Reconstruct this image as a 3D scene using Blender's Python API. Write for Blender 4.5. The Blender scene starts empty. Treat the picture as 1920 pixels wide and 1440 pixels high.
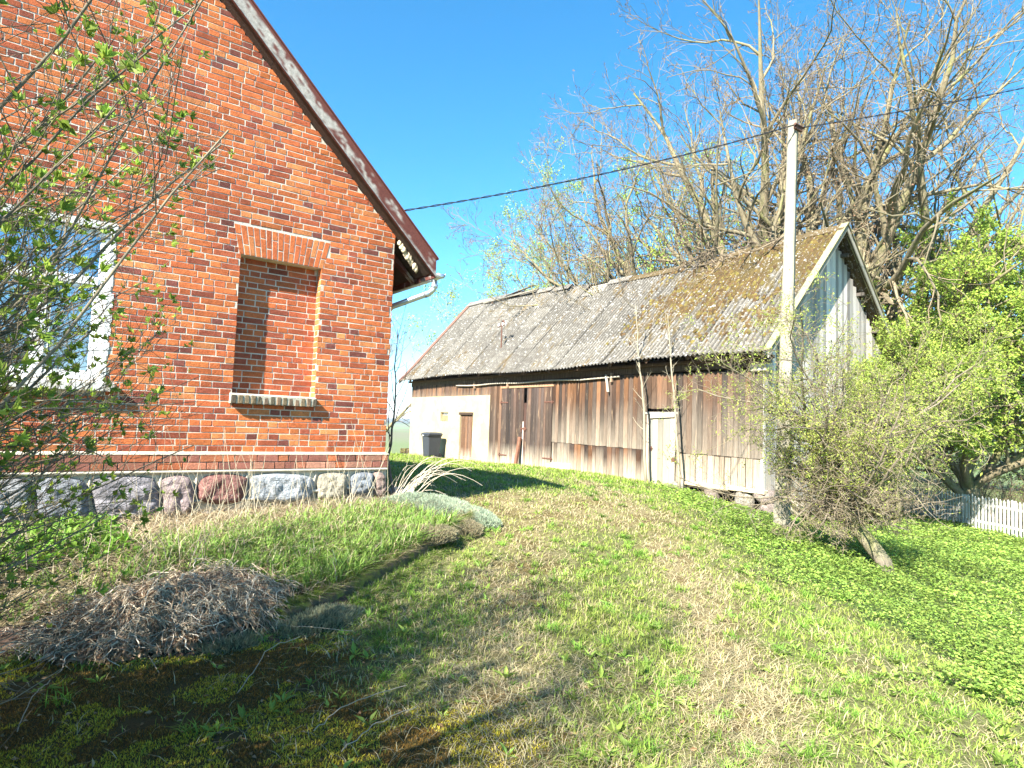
import bpy, math, random
import numpy as np
from mathutils import Vector, Matrix

rng = np.random.default_rng(11)
random.seed(11)
SC = bpy.context.scene
COL = SC.collection

# ------------------------------------------------------------------ camera
FPX, CX, CY = 1180.0, 960.0, 720.0
EYE = np.array([0.0, 0.0, 1.6])
FH = np.array([0.598, 0.8015, 0.0]); FH /= np.linalg.norm(FH)
R0 = np.array([FH[1], -FH[0], 0.0])
PITCH = math.radians(3.75); ROLL = math.radians(2.0)
FWD = FH * math.cos(PITCH) + np.array([0, 0, 1.0]) * math.sin(PITCH)
UP0 = np.cross(R0, FWD)
CR = R0 * math.cos(ROLL) + UP0 * math.sin(ROLL)
CU = UP0 * math.cos(ROLL) - R0 * math.sin(ROLL)
cam_d = bpy.data.cameras.new('camera'); cam = bpy.data.objects.new('camera', cam_d); COL.objects.link(cam)
cam_d.sensor_width = 36; cam_d.lens = FPX / 1920 * 36; cam_d.clip_start = 0.05; cam_d.clip_end = 8000
M = Matrix(((CR[0], CU[0], -FWD[0], EYE[0]), (CR[1], CU[1], -FWD[1], EYE[1]), (CR[2], CU[2], -FWD[2], EYE[2]), (0, 0, 0, 1)))
cam.matrix_world = M
SC.camera = cam

# ------------------------------------------------------------------ sky and sun
SUN = np.array([-0.43, -0.16, 0.375]); SUN /= np.linalg.norm(SUN)
el = math.asin(SUN[2]); az = math.atan2(SUN[0], SUN[1])
W = bpy.data.worlds.new('World'); SC.world = W; W.use_nodes = True
wn = W.node_tree; bg = wn.nodes['Background']
sk = wn.nodes.new('ShaderNodeTexSky'); sk.sky_type = 'NISHITA'; sk.sun_disc = False
sk.sun_elevation = el; sk.sun_rotation = az; sk.air_density = 1.0; sk.dust_density = 0.0; sk.ozone_density = 6.0
hs = wn.nodes.new('ShaderNodeHueSaturation'); hs.inputs['Saturation'].default_value = 1.22; hs.inputs['Hue'].default_value = 0.486
wn.links.new(sk.outputs[0], hs.inputs['Color']); wn.links.new(hs.outputs[0], bg.inputs[0]); bg.inputs[1].default_value = 0.088
sd = bpy.data.lights.new('sun', 'SUN'); sd.energy = 5.0; sd.angle = math.radians(0.55); sd.color = (1.0, 0.96, 0.88)
so = bpy.data.objects.new('sun', sd); COL.objects.link(so)
so.rotation_euler = Vector(SUN).to_track_quat('Z', 'Y').to_euler()
SC.view_settings.view_transform = 'Standard'; SC.view_settings.look = 'None'
SC.view_settings.exposure = 1.93; SC.view_settings.gamma = 1.0
SC.render.engine = 'CYCLES'

# ------------------------------------------------------------------ measuring helpers
def ray(px, py):
    return FWD + CR * ((px - CX) / FPX) - CU * ((py - CY) / FPX)
def on_x(px, py, X):
    d = ray(px, py); return EYE + d * (X / d[0])
def on_y(px, py, Y):
    d = ray(px, py); return EYE + d * (Y / d[1])
def proj(P):
    P = np.atleast_2d(P) - EYE
    f = P @ FWD; f2 = np.where(f > .05, f, .05)
    return CX + (P @ CR) / f2 * FPX, CY - (P @ CU) / f2 * FPX, f

# ------------------------------------------------------------------ terrain height
CP = np.array([(0,0,0),(2,2,0),(-3,0,0),(-4,5,.1),(1.08,4.85,0),(1.9,4.95,.05),(2.9,5.7,.12),(4.13,6.5,.2),(5.05,7.5,.27),
 (8.86,9.33,.36),(7,8,.33),(12,12,.26),(13.8,14,.2),(13.8,20,.12),(13.8,26,.06),(9,20,.25),(6,14,.4),(6,25,.1),(8,35,-.5),
 (10.85,6.26,-.1),(13.6,8.7,-.26),(13.7,11,.06),(9.55,3.98,-.32),(8.4,2.1,-.45),(4.1,1,-.1),(6,4,0),(5,5,.08),
 (18,7.8,-.8),(21.4,5.6,-1.0),(26.3,10.4,-1.25),(14,3,-.75),(12,-2,-.9),(6,-4,-.5),(25,18,-1.4),(22,26,-1.0),(35,10,-1.9),
 (30,0,-1.8),(15,35,-.6),(0,-8,0),(-8,-6,.1),(-10,14,.5),(0,12,.5),(0,22,.3),(40,40,-2),(-20,30,0),(10,50,-1.6)], float)
def _u(r2): return np.where(r2 > 1e-9, 0.5 * r2 * np.log(np.maximum(r2, 1e-9)), 0)
def _fit(cp):
    n = len(cp); d2 = ((cp[:, None, :2] - cp[None, :, :2]) ** 2).sum(-1)
    A = np.zeros((n + 3, n + 3)); A[:n, :n] = _u(d2) + np.eye(n) * 0.3
    A[:n, n] = 1; A[:n, n + 1:] = cp[:, :2]; A[n, :n] = 1; A[n + 1:, :n] = cp[:, :2].T
    b = np.zeros(n + 3); b[:n] = cp[:, 2]
    return np.linalg.solve(A, b)
TW = _fit(CP)
def hgt(x, y):
    x = np.asarray(x, float); y = np.asarray(y, float); sh = x.shape
    x = x.ravel(); y = y.ravel(); out = np.empty_like(x)
    for i in range(0, len(x), 40000):
        xs, ys = x[i:i + 40000], y[i:i + 40000]
        d2 = (xs[:, None] - CP[None, :, 0]) ** 2 + (ys[:, None] - CP[None, :, 1]) ** 2
        out[i:i + 40000] = _u(d2) @ TW[:-3] + TW[-3] + TW[-2] * xs + TW[-1] * ys
    r = np.hypot(x - 8, y - 10)
    far = -2.0 - 4.5 * np.clip((r - 40) / 300, 0, 1) + 17 * np.clip((r - 900) / 1800, 0, 1) ** 1.3 \
        + np.clip((r - 300) / 900, 0, 1) * 4 * np.sin(x / 310 + 1) * np.cos(y / 270) + 1.2 * np.clip((r - 60) / 200, 0, 1) * np.sin(x / 90.) * np.sin(y / 70. + 2)
    t = np.clip((r - 28) / 22, 0, 1); t = t * t * (3 - 2 * t)
    z = out * (1 - t) + far * t
    z += 0.012 * np.sin(x * 3.1 + y * 1.7) * np.sin(y * 2.7 - x) * (1 - t) + 0.008 * np.sin(x * 7.3) * np.sin(y * 6.1 + x * 2) * (1 - t)
    return z.reshape(sh)
def gp(px, py):
    """point where the line of sight through a pixel meets the ground"""
    d = ray(px, py); t = np.concatenate([np.arange(1.2, 40, .02), np.arange(40, 400, .5)])
    P = EYE + d[None] * t[:, None]; h = hgt(P[:, 0], P[:, 1])
    k = np.argmax(P[:, 2] < h); return np.array([P[k, 0], P[k, 1], h[k]])

# cheap value noise for scattering
_ng = rng.random((64, 64))
def vnoise(x, y, s):
    x = np.asarray(x) * s; y = np.asarray(y) * s
    xi = np.floor(x).astype(int); yi = np.floor(y).astype(int); fx = x - xi; fy = y - yi
    fx = fx * fx * (3 - 2 * fx); fy = fy * fy * (3 - 2 * fy)
    g = lambda a, b: _ng[a % 64, b % 64]
    return (g(xi, yi) * (1 - fx) + g(xi + 1, yi) * fx) * (1 - fy) + (g(xi, yi + 1) * (1 - fx) + g(xi + 1, yi + 1) * fx) * fy
def fbm(x, y, s): return .55 * vnoise(x, y, s) + .3 * vnoise(x + 7.3, y - 3.1, s * 2.1) + .15 * vnoise(x - 5, y + 9, s * 4.3)

# ------------------------------------------------------------------ mesh helpers
def mesh_np(name, V, F4=None, F3=None, mat=None, parent=None, col=None, smooth=False):
    V = np.asarray(V, np.float32)
    F4 = np.zeros((0, 4), int) if F4 is None else np.asarray(F4, int).reshape(-1, 4)
    F3 = np.zeros((0, 3), int) if F3 is None else np.asarray(F3, int).reshape(-1, 3)
    me = bpy.data.meshes.new(name)
    me.vertices.add(len(V)); me.vertices.foreach_set('co', V.ravel())
    nl = len(F4) * 4 + len(F3) * 3
    me.loops.add(nl); me.loops.foreach_set('vertex_index', np.concatenate([F4.ravel(), F3.ravel()]).astype(np.int32))
    me.polygons.add(len(F4) + len(F3))
    ls = np.concatenate([np.arange(len(F4)) * 4, len(F4) * 4 + np.arange(len(F3)) * 3]).astype(np.int32)
    me.polygons.foreach_set('loop_start', ls)
    me.polygons.foreach_set('use_smooth', np.full(len(ls), bool(smooth)))
    me.update(calc_edges=True)
    if col is not None:
        a = me.color_attributes.new('Col', 'FLOAT_COLOR', 'POINT')
        c = np.ones((len(V), 4), np.float32); c[:, :3] = col; a.data.foreach_set('color', c.ravel())
    o = bpy.data.objects.new(name, me); COL.objects.link(o)
    if mat: me.materials.append(mat)
    if parent: o.parent = parent
    return o
class MB:
    """collects shapes of ONE part"""
    def __init__(s): s.V = []; s.Q = []; s.T = []; s.C = []; s.n = 0
    def add(s, V, Q=None, T=None, col=(1, 1, 1)):
        V = np.asarray(V, float).reshape(-1, 3)
        if Q is not None and len(Q): s.Q.append(np.asarray(Q, int).reshape(-1, 4) + s.n)
        if T is not None and len(T): s.T.append(np.asarray(T, int).reshape(-1, 3) + s.n)
        c = np.empty((len(V), 3)); c[:] = col; s.C.append(c); s.V.append(V); s.n += len(V); return s
    def box(s, a, b, col=(1, 1, 1), bev=0.0, jit=0.0, M=None):
        a = np.array(a, float); b = np.array(b, float); lo = np.minimum(a, b); hi = np.maximum(a, b)
        e = min(bev, (hi - lo).min() * .45)
        if e > 0:
            vs = []; fs = []
            # bevelled box: 24 vertices
            idx = {}
            for ax in range(3):
                for sx in (0, 1):
                    for sy in (0, 1):
                        for sz in (0, 1):
                            c = [sx, sy, sz]
                            p = [lo[i] + e if c[i] == 0 else hi[i] - e for i in range(3)]
                            p[ax] = lo[ax] if c[ax] == 0 else hi[ax]
                            idx[(ax, sx, sy, sz)] = len(vs); vs.append(p)
            def f(ax, v):
                o = [i for i in range(3) if i != ax]; r = []
                for u, w in ((0, 0), (1, 0), (1, 1), (0, 1)):
                    c = [0, 0, 0]; c[ax] = v; c[o[0]] = u; c[o[1]] = w; r.append(idx[(ax, *c)])
                return r
            for ax in range(3):
                for v in (0, 1):
                    q = f(ax, v)
                    fs.append(q if (v == 1) ^ (ax == 1) else q[::-1])
            for ax in range(3):      # edges running along ax
                o = [i for i in range(3) if i != ax]
                for u in (0, 1):
                    for w in (0, 1):
                        c0 = [0] * 3; c0[o[0]] = u; c0[o[1]] = w; c1 = c0[:]; c1[ax] = 1
                        fs.append([idx[(o[0], *c0)], idx[(o[0], *c1)], idx[(o[1], *c1)], idx[(o[1], *c0)]])
            ts = []
            for sx in (0, 1):
                for sy in (0, 1):
                    for sz in (0, 1): ts.append([idx[(k, sx, sy, sz)] for k in range(3)])
            V = np.array(vs)
        else:
            V = np.array([[x, y, z] for x in (lo[0], hi[0]) for y in (lo[1], hi[1]) for z in (lo[2], hi[2])])
            fs = [[0, 1, 3, 2], [4, 6, 7, 5], [0, 4, 5, 1], [2, 3, 7, 6], [0, 2, 6, 4], [1, 5, 7, 3]]; ts = []
        if jit: V = V + (rng.random(V.shape) - .5) * 2 * jit
        if M is not None: V = V @ np.array(M)[:3, :3].T + np.array(M)[:3, 3]
        return s.add(V, fs, ts, col)
    def bar(s, p, q, w, h, col=(1, 1, 1), up=(0, 0, 1), bev=.004, jit=0):
        p = np.array(p, float); q = np.array(q, float); d = q - p; L = np.linalg.norm(d); d /= L
        r = np.cross(d, up); r /= np.linalg.norm(r); u = np.cross(r, d)
        Mx = np.eye(4); Mx[:3, 0] = d; Mx[:3, 1] = r; Mx[:3, 2] = u; Mx[:3, 3] = p
        return s.box((0, -w / 2, -h / 2), (L, w / 2, h / 2), col, bev, jit, Mx)
    def tube(s, pts, r, n=8, col=(1, 1, 1), cap=True):
        pts = np.array(pts, float); r = np.broadcast_to(np.asarray(r, float), (len(pts),))
        V, Q = tubes(pts[None], r[None], n); T = []
        if cap:
            k = len(pts); V = np.vstack([V, pts[0], pts[-1]])
            for i in range(n):
                j = (i + 1) % n; T.append([i, k * n, j]); T.append([(k - 1) * n + i, (k - 1) * n + j, k * n + 1])
        return s.add(V, Q, T, col)
    def prism(s, poly, axis, a, b, col=(1, 1, 1)):
        """polygon (u,v) extruded along axis from a to b"""
        poly = np.array(poly, float); n = len(poly); V = []
        for w in (a, b):
            for u, v in poly:
                p = [u, v]; p.insert(axis, w); V.append(p)
        T = []; Q = []
        c0 = poly.mean(0)
        for w in (a, b):
            p = [c0[0], c0[1]]; p.insert(axis, w); V.append(p)
        for i in range(n):
            j = (i + 1) % n; Q.append([i, j, n + j, n + i]); T.append([i, 2 * n, j]); T.append([n + i, n + j, 2 * n + 1])
        return s.add(V, Q, T, col)
    def build(s, name, mat=None, parent=None, smooth=False):
        V = np.vstack(s.V); Q = np.vstack(s.Q) if s.Q else None; T = np.vstack(s.T) if s.T else None
        return mesh_np(name, V, Q, T, mat, parent, np.vstack(s.C), smooth)
def tubes(P, R, n=4):
    """P (N,k,3), R (N,k) -> verts, quads"""
    N, k, _ = P.shape
    T = np.empty_like(P); T[:, 1:-1] = P[:, 2:] - P[:, :-2]; T[:, 0] = P[:, 1] - P[:, 0]; T[:, -1] = P[:, -1] - P[:, -2]
    T /= np.linalg.norm(T, axis=2, keepdims=True) + 1e-9
    md = np.abs(P[:, -1] - P[:, 0]); ref = np.zeros((N, 3)); ref[np.arange(N), md.argmin(1)] = 1
    A = np.cross(T, ref[:, None, :]); A /= np.linalg.norm(A, axis=2, keepdims=True) + 1e-9
    B = np.cross(T, A)
    th = np.arange(n) / n * 2 * np.pi
    V = P[:, :, None, :] + R[:, :, None, None] * (A[:, :, None, :] * np.cos(th)[None, None, :, None] + B[:, :, None, :] * np.sin(th)[None, None, :, None])
    i = np.arange(N)[:, None, None] * (k * n); j = np.arange(k - 1)[None, :, None] * n; a = np.arange(n)[None, None, :]; b = (a + 1) % n
    Q = np.stack([i + j + a, i + j + b, i + j + n + b, i + j + n + a], -1).reshape(-1, 4)
    return V.reshape(-1, 3), Q
def nrm(v): return v / (np.linalg.norm(v, axis=-1, keepdims=True) + 1e-9)

def tag(o, label=None, cat=None, group=None, kind=None):
    if label: o['label'] = label
    if cat: o['category'] = cat
    if group: o['group'] = group
    if kind: o['kind'] = kind
    return o
def thing(name, label, cat, loc=(0, 0, 0), group=None):
    """Empty at the thing's base; parts are built in world coordinates and shifted under it"""
    o = bpy.data.objects.new(name, None); COL.objects.link(o); o.location = tuple(float(v) for v in loc); o.empty_display_size = .2
    return tag(o, label, cat, group)
def under(o, root):
    o.parent = root; o.matrix_parent_inverse = Matrix.Translation(-Vector(root.location)) if root.parent is None else Matrix()
    return o
def part(mb, name, mat, root, smooth=False, kind=None, label=None):
    o = mb.build(name, mat, None, smooth); o.parent = root
    top = root
    while top.parent: top = top.parent
    if root is top: o.matrix_parent_inverse = Matrix.Translation(-Vector(top.location))
    if kind: o['kind'] = kind
    if label: o['label'] = label
    return o

# ------------------------------------------------------------------ materials
def nodemat(name):
    m = bpy.data.materials.new(name); m.use_nodes = True; nt = m.node_tree
    return m, nt, nt.nodes['Principled BSDF']
def nd(nt, t, **k):
    n = nt.nodes.new(t)
    for a, v in k.items():
        if a.startswith('i_'):
            key = a[2:]; key = int(key) if key.isdigit() else key
            n.inputs[key].default_value = v
        else: setattr(n, a, v)
    return n
def noise(nt, scale, stretch=(1, 1, 1), detail=4, rough=.6, loc=(0, 0, 0), dist=0.0):
    tc = nd(nt, 'ShaderNodeTexCoord'); mp = nd(nt, 'ShaderNodeMapping'); mp.inputs['Scale'].default_value = stretch; mp.inputs['Location'].default_value = loc
    n = nd(nt, 'ShaderNodeTexNoise'); n.inputs['Scale'].default_value = scale; n.inputs['Detail'].default_value = detail
    n.inputs['Roughness'].default_value = rough; n.inputs['Distortion'].default_value = dist
    nt.links.new(tc.outputs['Object'], mp.inputs[0]); nt.links.new(mp.outputs[0], n.inputs[0]); return n.outputs[0]
def mrange(nt, src, a, b, c, d):
    n = nd(nt, 'ShaderNodeMapRange'); 
    for i, v in enumerate((a, b, c, d)): n.inputs[i + 1].default_value = v
    nt.links.new(src, n.inputs[0]); return n.outputs[0]
def mix(nt, fac, a, b, mode='MIX'):
    n = nd(nt, 'ShaderNodeMix', data_type='RGBA', blend_type=mode)
    for s, v in ((n.inputs[0], fac), (n.inputs[6], a), (n.inputs[7], b)):
        if isinstance(v, (int, float)): s.default_value = v
        elif isinstance(v, tuple): s.default_value = (*v, 1)
        else: nt.links.new(v, s)
    return n.outputs[2]
def math_(nt, op, a, b):
    n = nd(nt, 'ShaderNodeMath', operation=op)
    for s, v in ((n.inputs[0], a), (n.inputs[1], b)):
        if isinstance(v, (int, float)): s.default_value = v
        else: nt.links.new(v, s)
    return n.outputs[0]
def stdmat(name, base=None, rough=.85, var=((4, .25),), bump=None, stretch=(1, 1, 1), second=None, metallic=0, trans=0, spec=.3):
    """base None = colour attribute of the mesh; var = brightness noises; second = (colour, scale, lo, hi, stretch) patches"""
    m, nt, b = nodemat(name)
    if base is None:
        c = nd(nt, 'ShaderNodeAttribute', attribute_name='Col').outputs[0]
    else: c = base
    if second:
        for (sc_, scale, lo, hi, st) in second:
            f = mrange(nt, noise(nt, scale, st, 6, .65, (scale, 3, 1)), lo, hi, 0, 1); c = mix(nt, f, c, sc_)
    for k, (scale, amt) in enumerate(var):
        f = mrange(nt, noise(nt, scale, stretch, 5, .65, (k * 5., 0, 0)), .25, .75, 1 - amt, 1 + amt)
        v = nd(nt, 'ShaderNodeCombineColor'); 
        for i in range(3): nt.links.new(f, v.inputs[i])
        c = mix(nt, 1.0, c, v.outputs[0], 'MULTIPLY')
    if isinstance(c, tuple): b.inputs['Base Color'].default_value = (*c, 1)
    else: nt.links.new(c, b.inputs['Base Color'])
    b.inputs['Roughness'].default_value = rough; b.inputs['Metallic'].default_value = metallic
    b.inputs['Specular IOR Level'].default_value = spec
    if bump:
        scale, dist = bump
        bn = nd(nt, 'ShaderNodeBump'); bn.inputs['Distance'].default_value = dist; bn.inputs['Strength'].default_value = 1
        nt.links.new(noise(nt, scale, stretch, 6, .7), bn.inputs['Height']); nt.links.new(bn.outputs[0], b.inputs['Normal'])
    if trans:
        t = nd(nt, 'ShaderNodeBsdfTranslucent'); ms = nd(nt, 'ShaderNodeMixShader'); ms.inputs[0].default_value = trans
        if isinstance(c, tuple): t.inputs[0].default_value = (*c, 1)
        else: nt.links.new(c, t.inputs[0])
        out = nt.nodes['Material Output']; nt.links.new(b.outputs[0], ms.inputs[1]); nt.links.new(t.outputs[0], ms.inputs[2]); nt.links.new(ms.outputs[0], out.inputs[0])
    return m
MT = {}
MT['leaf'] = stdmat('leaf', None, .6, ((40, .15),), trans=.4, spec=.25)
MT['blade'] = stdmat('blade', None, .7, (), trans=.3, spec=.15)
MT['straw'] = stdmat('straw', None, .9, (), trans=.15, spec=.1)
MT['bark'] = stdmat('bark', None, .95, ((6, .35), (30, .25)), (25, .02), (1, 1, .35), second=[((.20, .20, .075), 1.6, .50, .66, (1, 1, .6))])
MT['twig'] = stdmat('twig', None, .9, ((3, .2),))
MT['brick'] = stdmat('fired_brick', None, .92, ((9, .25), (48, .34)), (55, .006), second=[((.16, .07, .05), 3.1, .66, .86, (1, 1, 1)), ((.42, .24, .15), 9.0, .70, .9, (1, 1, 1))])
MT['mortar'] = stdmat('mortar', (.56, .50, .41), .95, ((6, .2), (50, .2)), (45, .006))
MT['mortar_light'] = stdmat('pale_mortar', (.50, .45, .35), .95, ((8, .2), (50, .15)), (40, .008))
MT['stone'] = stdmat('field_stone', None, .9, ((5, .4), (24, .45), (120, .25)), (16, .07), second=[((.10, .09, .08), 9, .60, .75, (1, 1, 1)), ((.5, .49, .46), 14, .62, .75, (1, 1, 1))])
MT['plank'] = stdmat('weathered_plank', None, .93, ((5, .42), (18, .42)), (26, .0025), (6, 6, .28), second=[((.36, .25, .15), 3.2, .60, .74, (5, 5, .5)), ((.055, .035, .026), 2.6, .60, .78, (4, 4, .3))])
MT['grey_plank'] = stdmat('grey_plank', None, .93, ((5, .22), (22, .2)), (26, .002), (6, 6, .25), second=[((.12, .105, .09), 3.0, .60, .78, (5, 5, .3))])
MT['dark_wood'] = stdmat('dark_wood', (.06, .038, .025), .95, ((8, .4),), (20, .01), (3, 3, .5))
MT['beam'] = stdmat('old_beam', None, .95, ((8, .35), (30, .25)), (20, .01), (1, 1, 1))
MT['paint_board'] = stdmat('peeling_paint', (.105, .034, .026), .75, ((6, .25), (50, .25)), (60, .004), second=[((.33, .30, .27), 3.3, .49, .60, (1, 2.2, 1)), ((.58, .55, .5), 26, .66, .72, (1, 2, 1))])
MT['roof_red'] = stdmat('red_roof_cover', (.16, .05, .035), .85, ((5, .3),), (12, .01))
MT['white_paint'] = stdmat('white_paint', (.80, .80, .78), .55, ((9, .06), (60, .05)), (60, .002))
MT['old_white'] = stdmat('old_white_paint', None, .85, ((9, .15), (40, .15)), (40, .004), (1, 1, .4))
MT['plaster'] = stdmat('ochre_plaster', (.41, .335, .19), .95, ((1.4, .08), (14, .08)), (18, .004), second=[((.46, .40, .26), 1.6, .45, .6, (1, 1, 1)), ((.27, .20, .11), 5.5, .66, .78, (1, 1, 1))])
MT['zinc'] = stdmat('zinc_sheet', (.60, .64, .68), .35, ((12, .12),), (20, .001), metallic=.8)
MT['iron'] = stdmat('rusty_iron', (.13, .06, .04), .8, ((20, .4),), (60, .003))
MT['concrete'] = stdmat('pole_concrete', (.31, .28, .21), .95, ((4, .15), (45, .22)), (70, .008), second=[((.2, .16, .09), 16, .66, .74, (1, 1, 1)), ((.40, .30, .08), 5, .66, .78, (1, 1, .5))])
MT['cable'] = stdmat('black_cable', (.02, .02, .022), .6, ())
MT['bin'] = stdmat('grey_plastic', (.045, .05, .058), .5, ((10, .1),), (60, .001))
MT['white'] = stdmat('plain_white', (.78, .78, .76), .6, ())
MT['black'] = stdmat('rubber', (.02, .02, .02), .7, ())
MT['foam'] = stdmat('yellowed_foam', (.62, .52, .36), .9, ((20, .2),), (30, .01))
MT['soil'] = stdmat('kerb_soil', (.11, .085, .05), .95, ((8, .4),), (20, .03), second=[((.20, .19, .035), 7, .48, .62, (1, 1, 1))])

# ------------------------------------------------------------------ regions of the ground
def poly_px(pts): return np.array([gp(*p)[:2] for p in pts])
def pdist(x, y, pl):
    """distance to a polyline"""
    x = np.asarray(x, float); y = np.asarray(y, float); best = np.full(x.shape, 1e9)
    for (ax, ay), (bx, by) in zip(pl[:-1], pl[1:]):
        dx, dy = bx - ax, by - ay; t = np.clip(((x - ax) * dx + (y - ay) * dy) / (dx * dx + dy * dy + 1e-12), 0, 1)
        best = np.minimum(best, np.hypot(x - ax - t * dx, y - ay - t * dy))
    return best
def inside(x, y, poly):
    x = np.asarray(x, float); y = np.asarray(y, float); c = np.zeros(x.shape, bool); n = len(poly)
    for i in range(n):
        x1, y1 = poly[i]; x2, y2 = poly[(i + 1) % n]
        m = ((y1 > y) != (y2 > y)) & (x < (x2 - x1) * (y - y1) / (y2 - y1 + 1e-12) + x1); c ^= m
    return c
KERB = np.array([(-2.6, 6.6), (-1.2, 6.15), (-.2, 5.55), (.5, 5.15), (1.08, 4.87), (1.55, 4.85), (1.95, 5.02), (2.35, 5.28), (2.95, 5.72), (3.6, 6.2), (4.2, 6.62), (4.75, 7.1), (5.0, 7.5), (4.95, 7.95), (4.6, 8.3), (4.1, 8.6), (3.9, 8.8)])
BED = np.vstack([KERB, [(3.9, 12), (-2.6, 12)]])
TRACK_R = poly_px([(1100, 905), (1180, 950), (1235, 1010), (1290, 1090), (1340, 1180), (1385, 1290), (1400, 1430)])
TRACK_L = poly_px([(940, 925), (975, 980), (985, 1050), (965, 1130), (930, 1230), (880, 1420)])
ELDER = poly_px([(1230, 905), (1310, 960), (1370, 1010), (1480, 1080), (1560, 1130), (1680, 1190), (1800, 1260), (1930, 1330)])
ELDER_P = np.vstack([ELDER, [(12, -3), (24, -3), (30, 14), (16, 8.4), (13.9, 8.5), (13.9, 12)]])
def regions(x, y):
    n = fbm(x, y, 1.7) - .5; n2 = fbm(x + 40, y - 11, 4.5) - .5
    r = {}
    r['moss'] = np.clip((2.0 + n * 1.3 - x - .12 * (y - 3.8)) / .7, 0, 1) * np.clip((5.1 - y + n) / .3, 0, 1)
    dr = pdist(x, y, TRACK_R); dl = pdist(x, y, TRACK_L)
    tr = np.exp(-(dr / .38) ** 2); tl = np.exp(-(dl / .5) ** 2) * .75
    r['dry'] = np.clip((np.maximum(tr, tl) * 1.15 - .06 + n * .95 + n2 * .7), 0, 1)
    c = gp(1050, 950)
    r['dry'] = np.maximum(r['dry'], np.clip(1.25 * np.exp(-(((x - c[0]) / 2.6) ** 2 + ((y - c[1]) / 1.6) ** 2)) + n * 1.6 + n2, 0, 1) * .9)
    e = inside(x, y, ELDER_P); d = pdist(x, y, ELDER); s = np.where(e, d, -d)
    r['elder'] = np.clip((s + n * 1.6 + n2 * .5) / .6 + .5, 0, 1)
    r['weedy'] = np.clip((n * 3 + .35), 0, 1) * np.clip((7.5 - np.hypot(x - 3, y - 1.5)) / 3, 0, 1)
    r['dry'] = r['dry'] * .85
    return r
def blocked(x, y):
    """inside the house, the barn or the flower bed"""
    return ((x < 3.9) & (y > 8.15)) | ((x > 13.95) & (x < 20.7) & (y > 8.6) & (y < 26.7)) | inside(x, y, BED)

# ------------------------------------------------------------------ ground sheet
def make_ground():
    s = np.linspace(-1, 1, 421); g = 2.2 * np.sinh(7.85 * s)
    X, Y = np.meshgrid(g + 4.0, g + 5.0, indexing='ij'); Z = hgt(X, Y)
    n = len(s); V = np.stack([X, Y, Z], -1).reshape(-1, 3)
    i, j = np.meshgrid(np.arange(n - 1), np.arange(n - 1), indexing='ij'); a = (i * n + j).ravel()
    Q = np.stack([a, a + n, a + n + 1, a + 1], -1)
    x, y = V[:, 0], V[:, 1]; r = regions(x, y)
    soil = np.array([.085, .07, .035]); grass = np.array([.12, .135, .04]); dry = np.array([.27, .20, .10]); moss = np.array([.055, .045, .012])
    f = np.hypot(x, y); C = np.tile(grass * .8 + soil * .2, (len(x), 1))
    dn = np.clip((fbm(x + 31, y - 7, 3.1) - .42) * 5, 0, 1)[:, None]; dry = dry * (1 - dn) + np.array([.15, .085, .03]) * dn; C = C * (1 - r['dry'][:, None] * .8) + dry * r['dry'][:, None] * .8
    C = C * (1 - r['elder'][:, None] * .7) + np.array([.05, .10, .012]) * r['elder'][:, None] * .7
    C = C * (1 - r['moss'][:, None]) + moss * r['moss'][:, None]
    far = np.clip((f - 45) / 30, 0, 1)[:, None]; fld = vnoise(x, y, .006)[:, None]
    C = C * (1 - far) + (np.array([.12, .22, .04]) * fld + np.array([.16, .15, .08]) * (1 - fld)) * far
    hill = np.clip((f - 1200) / 400, 0, 1)[:, None]; C = C * (1 - hill) + np.array([.05, .07, .04]) * hill
    m = stdmat('ground_earth', None, .95, ((2.2, .2), (17, .25), (90, .3)), (60, .012))
    return tag(mesh_np('ground', V, Q, None, m, None, C, True), kind='structure')
make_ground()

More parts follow.
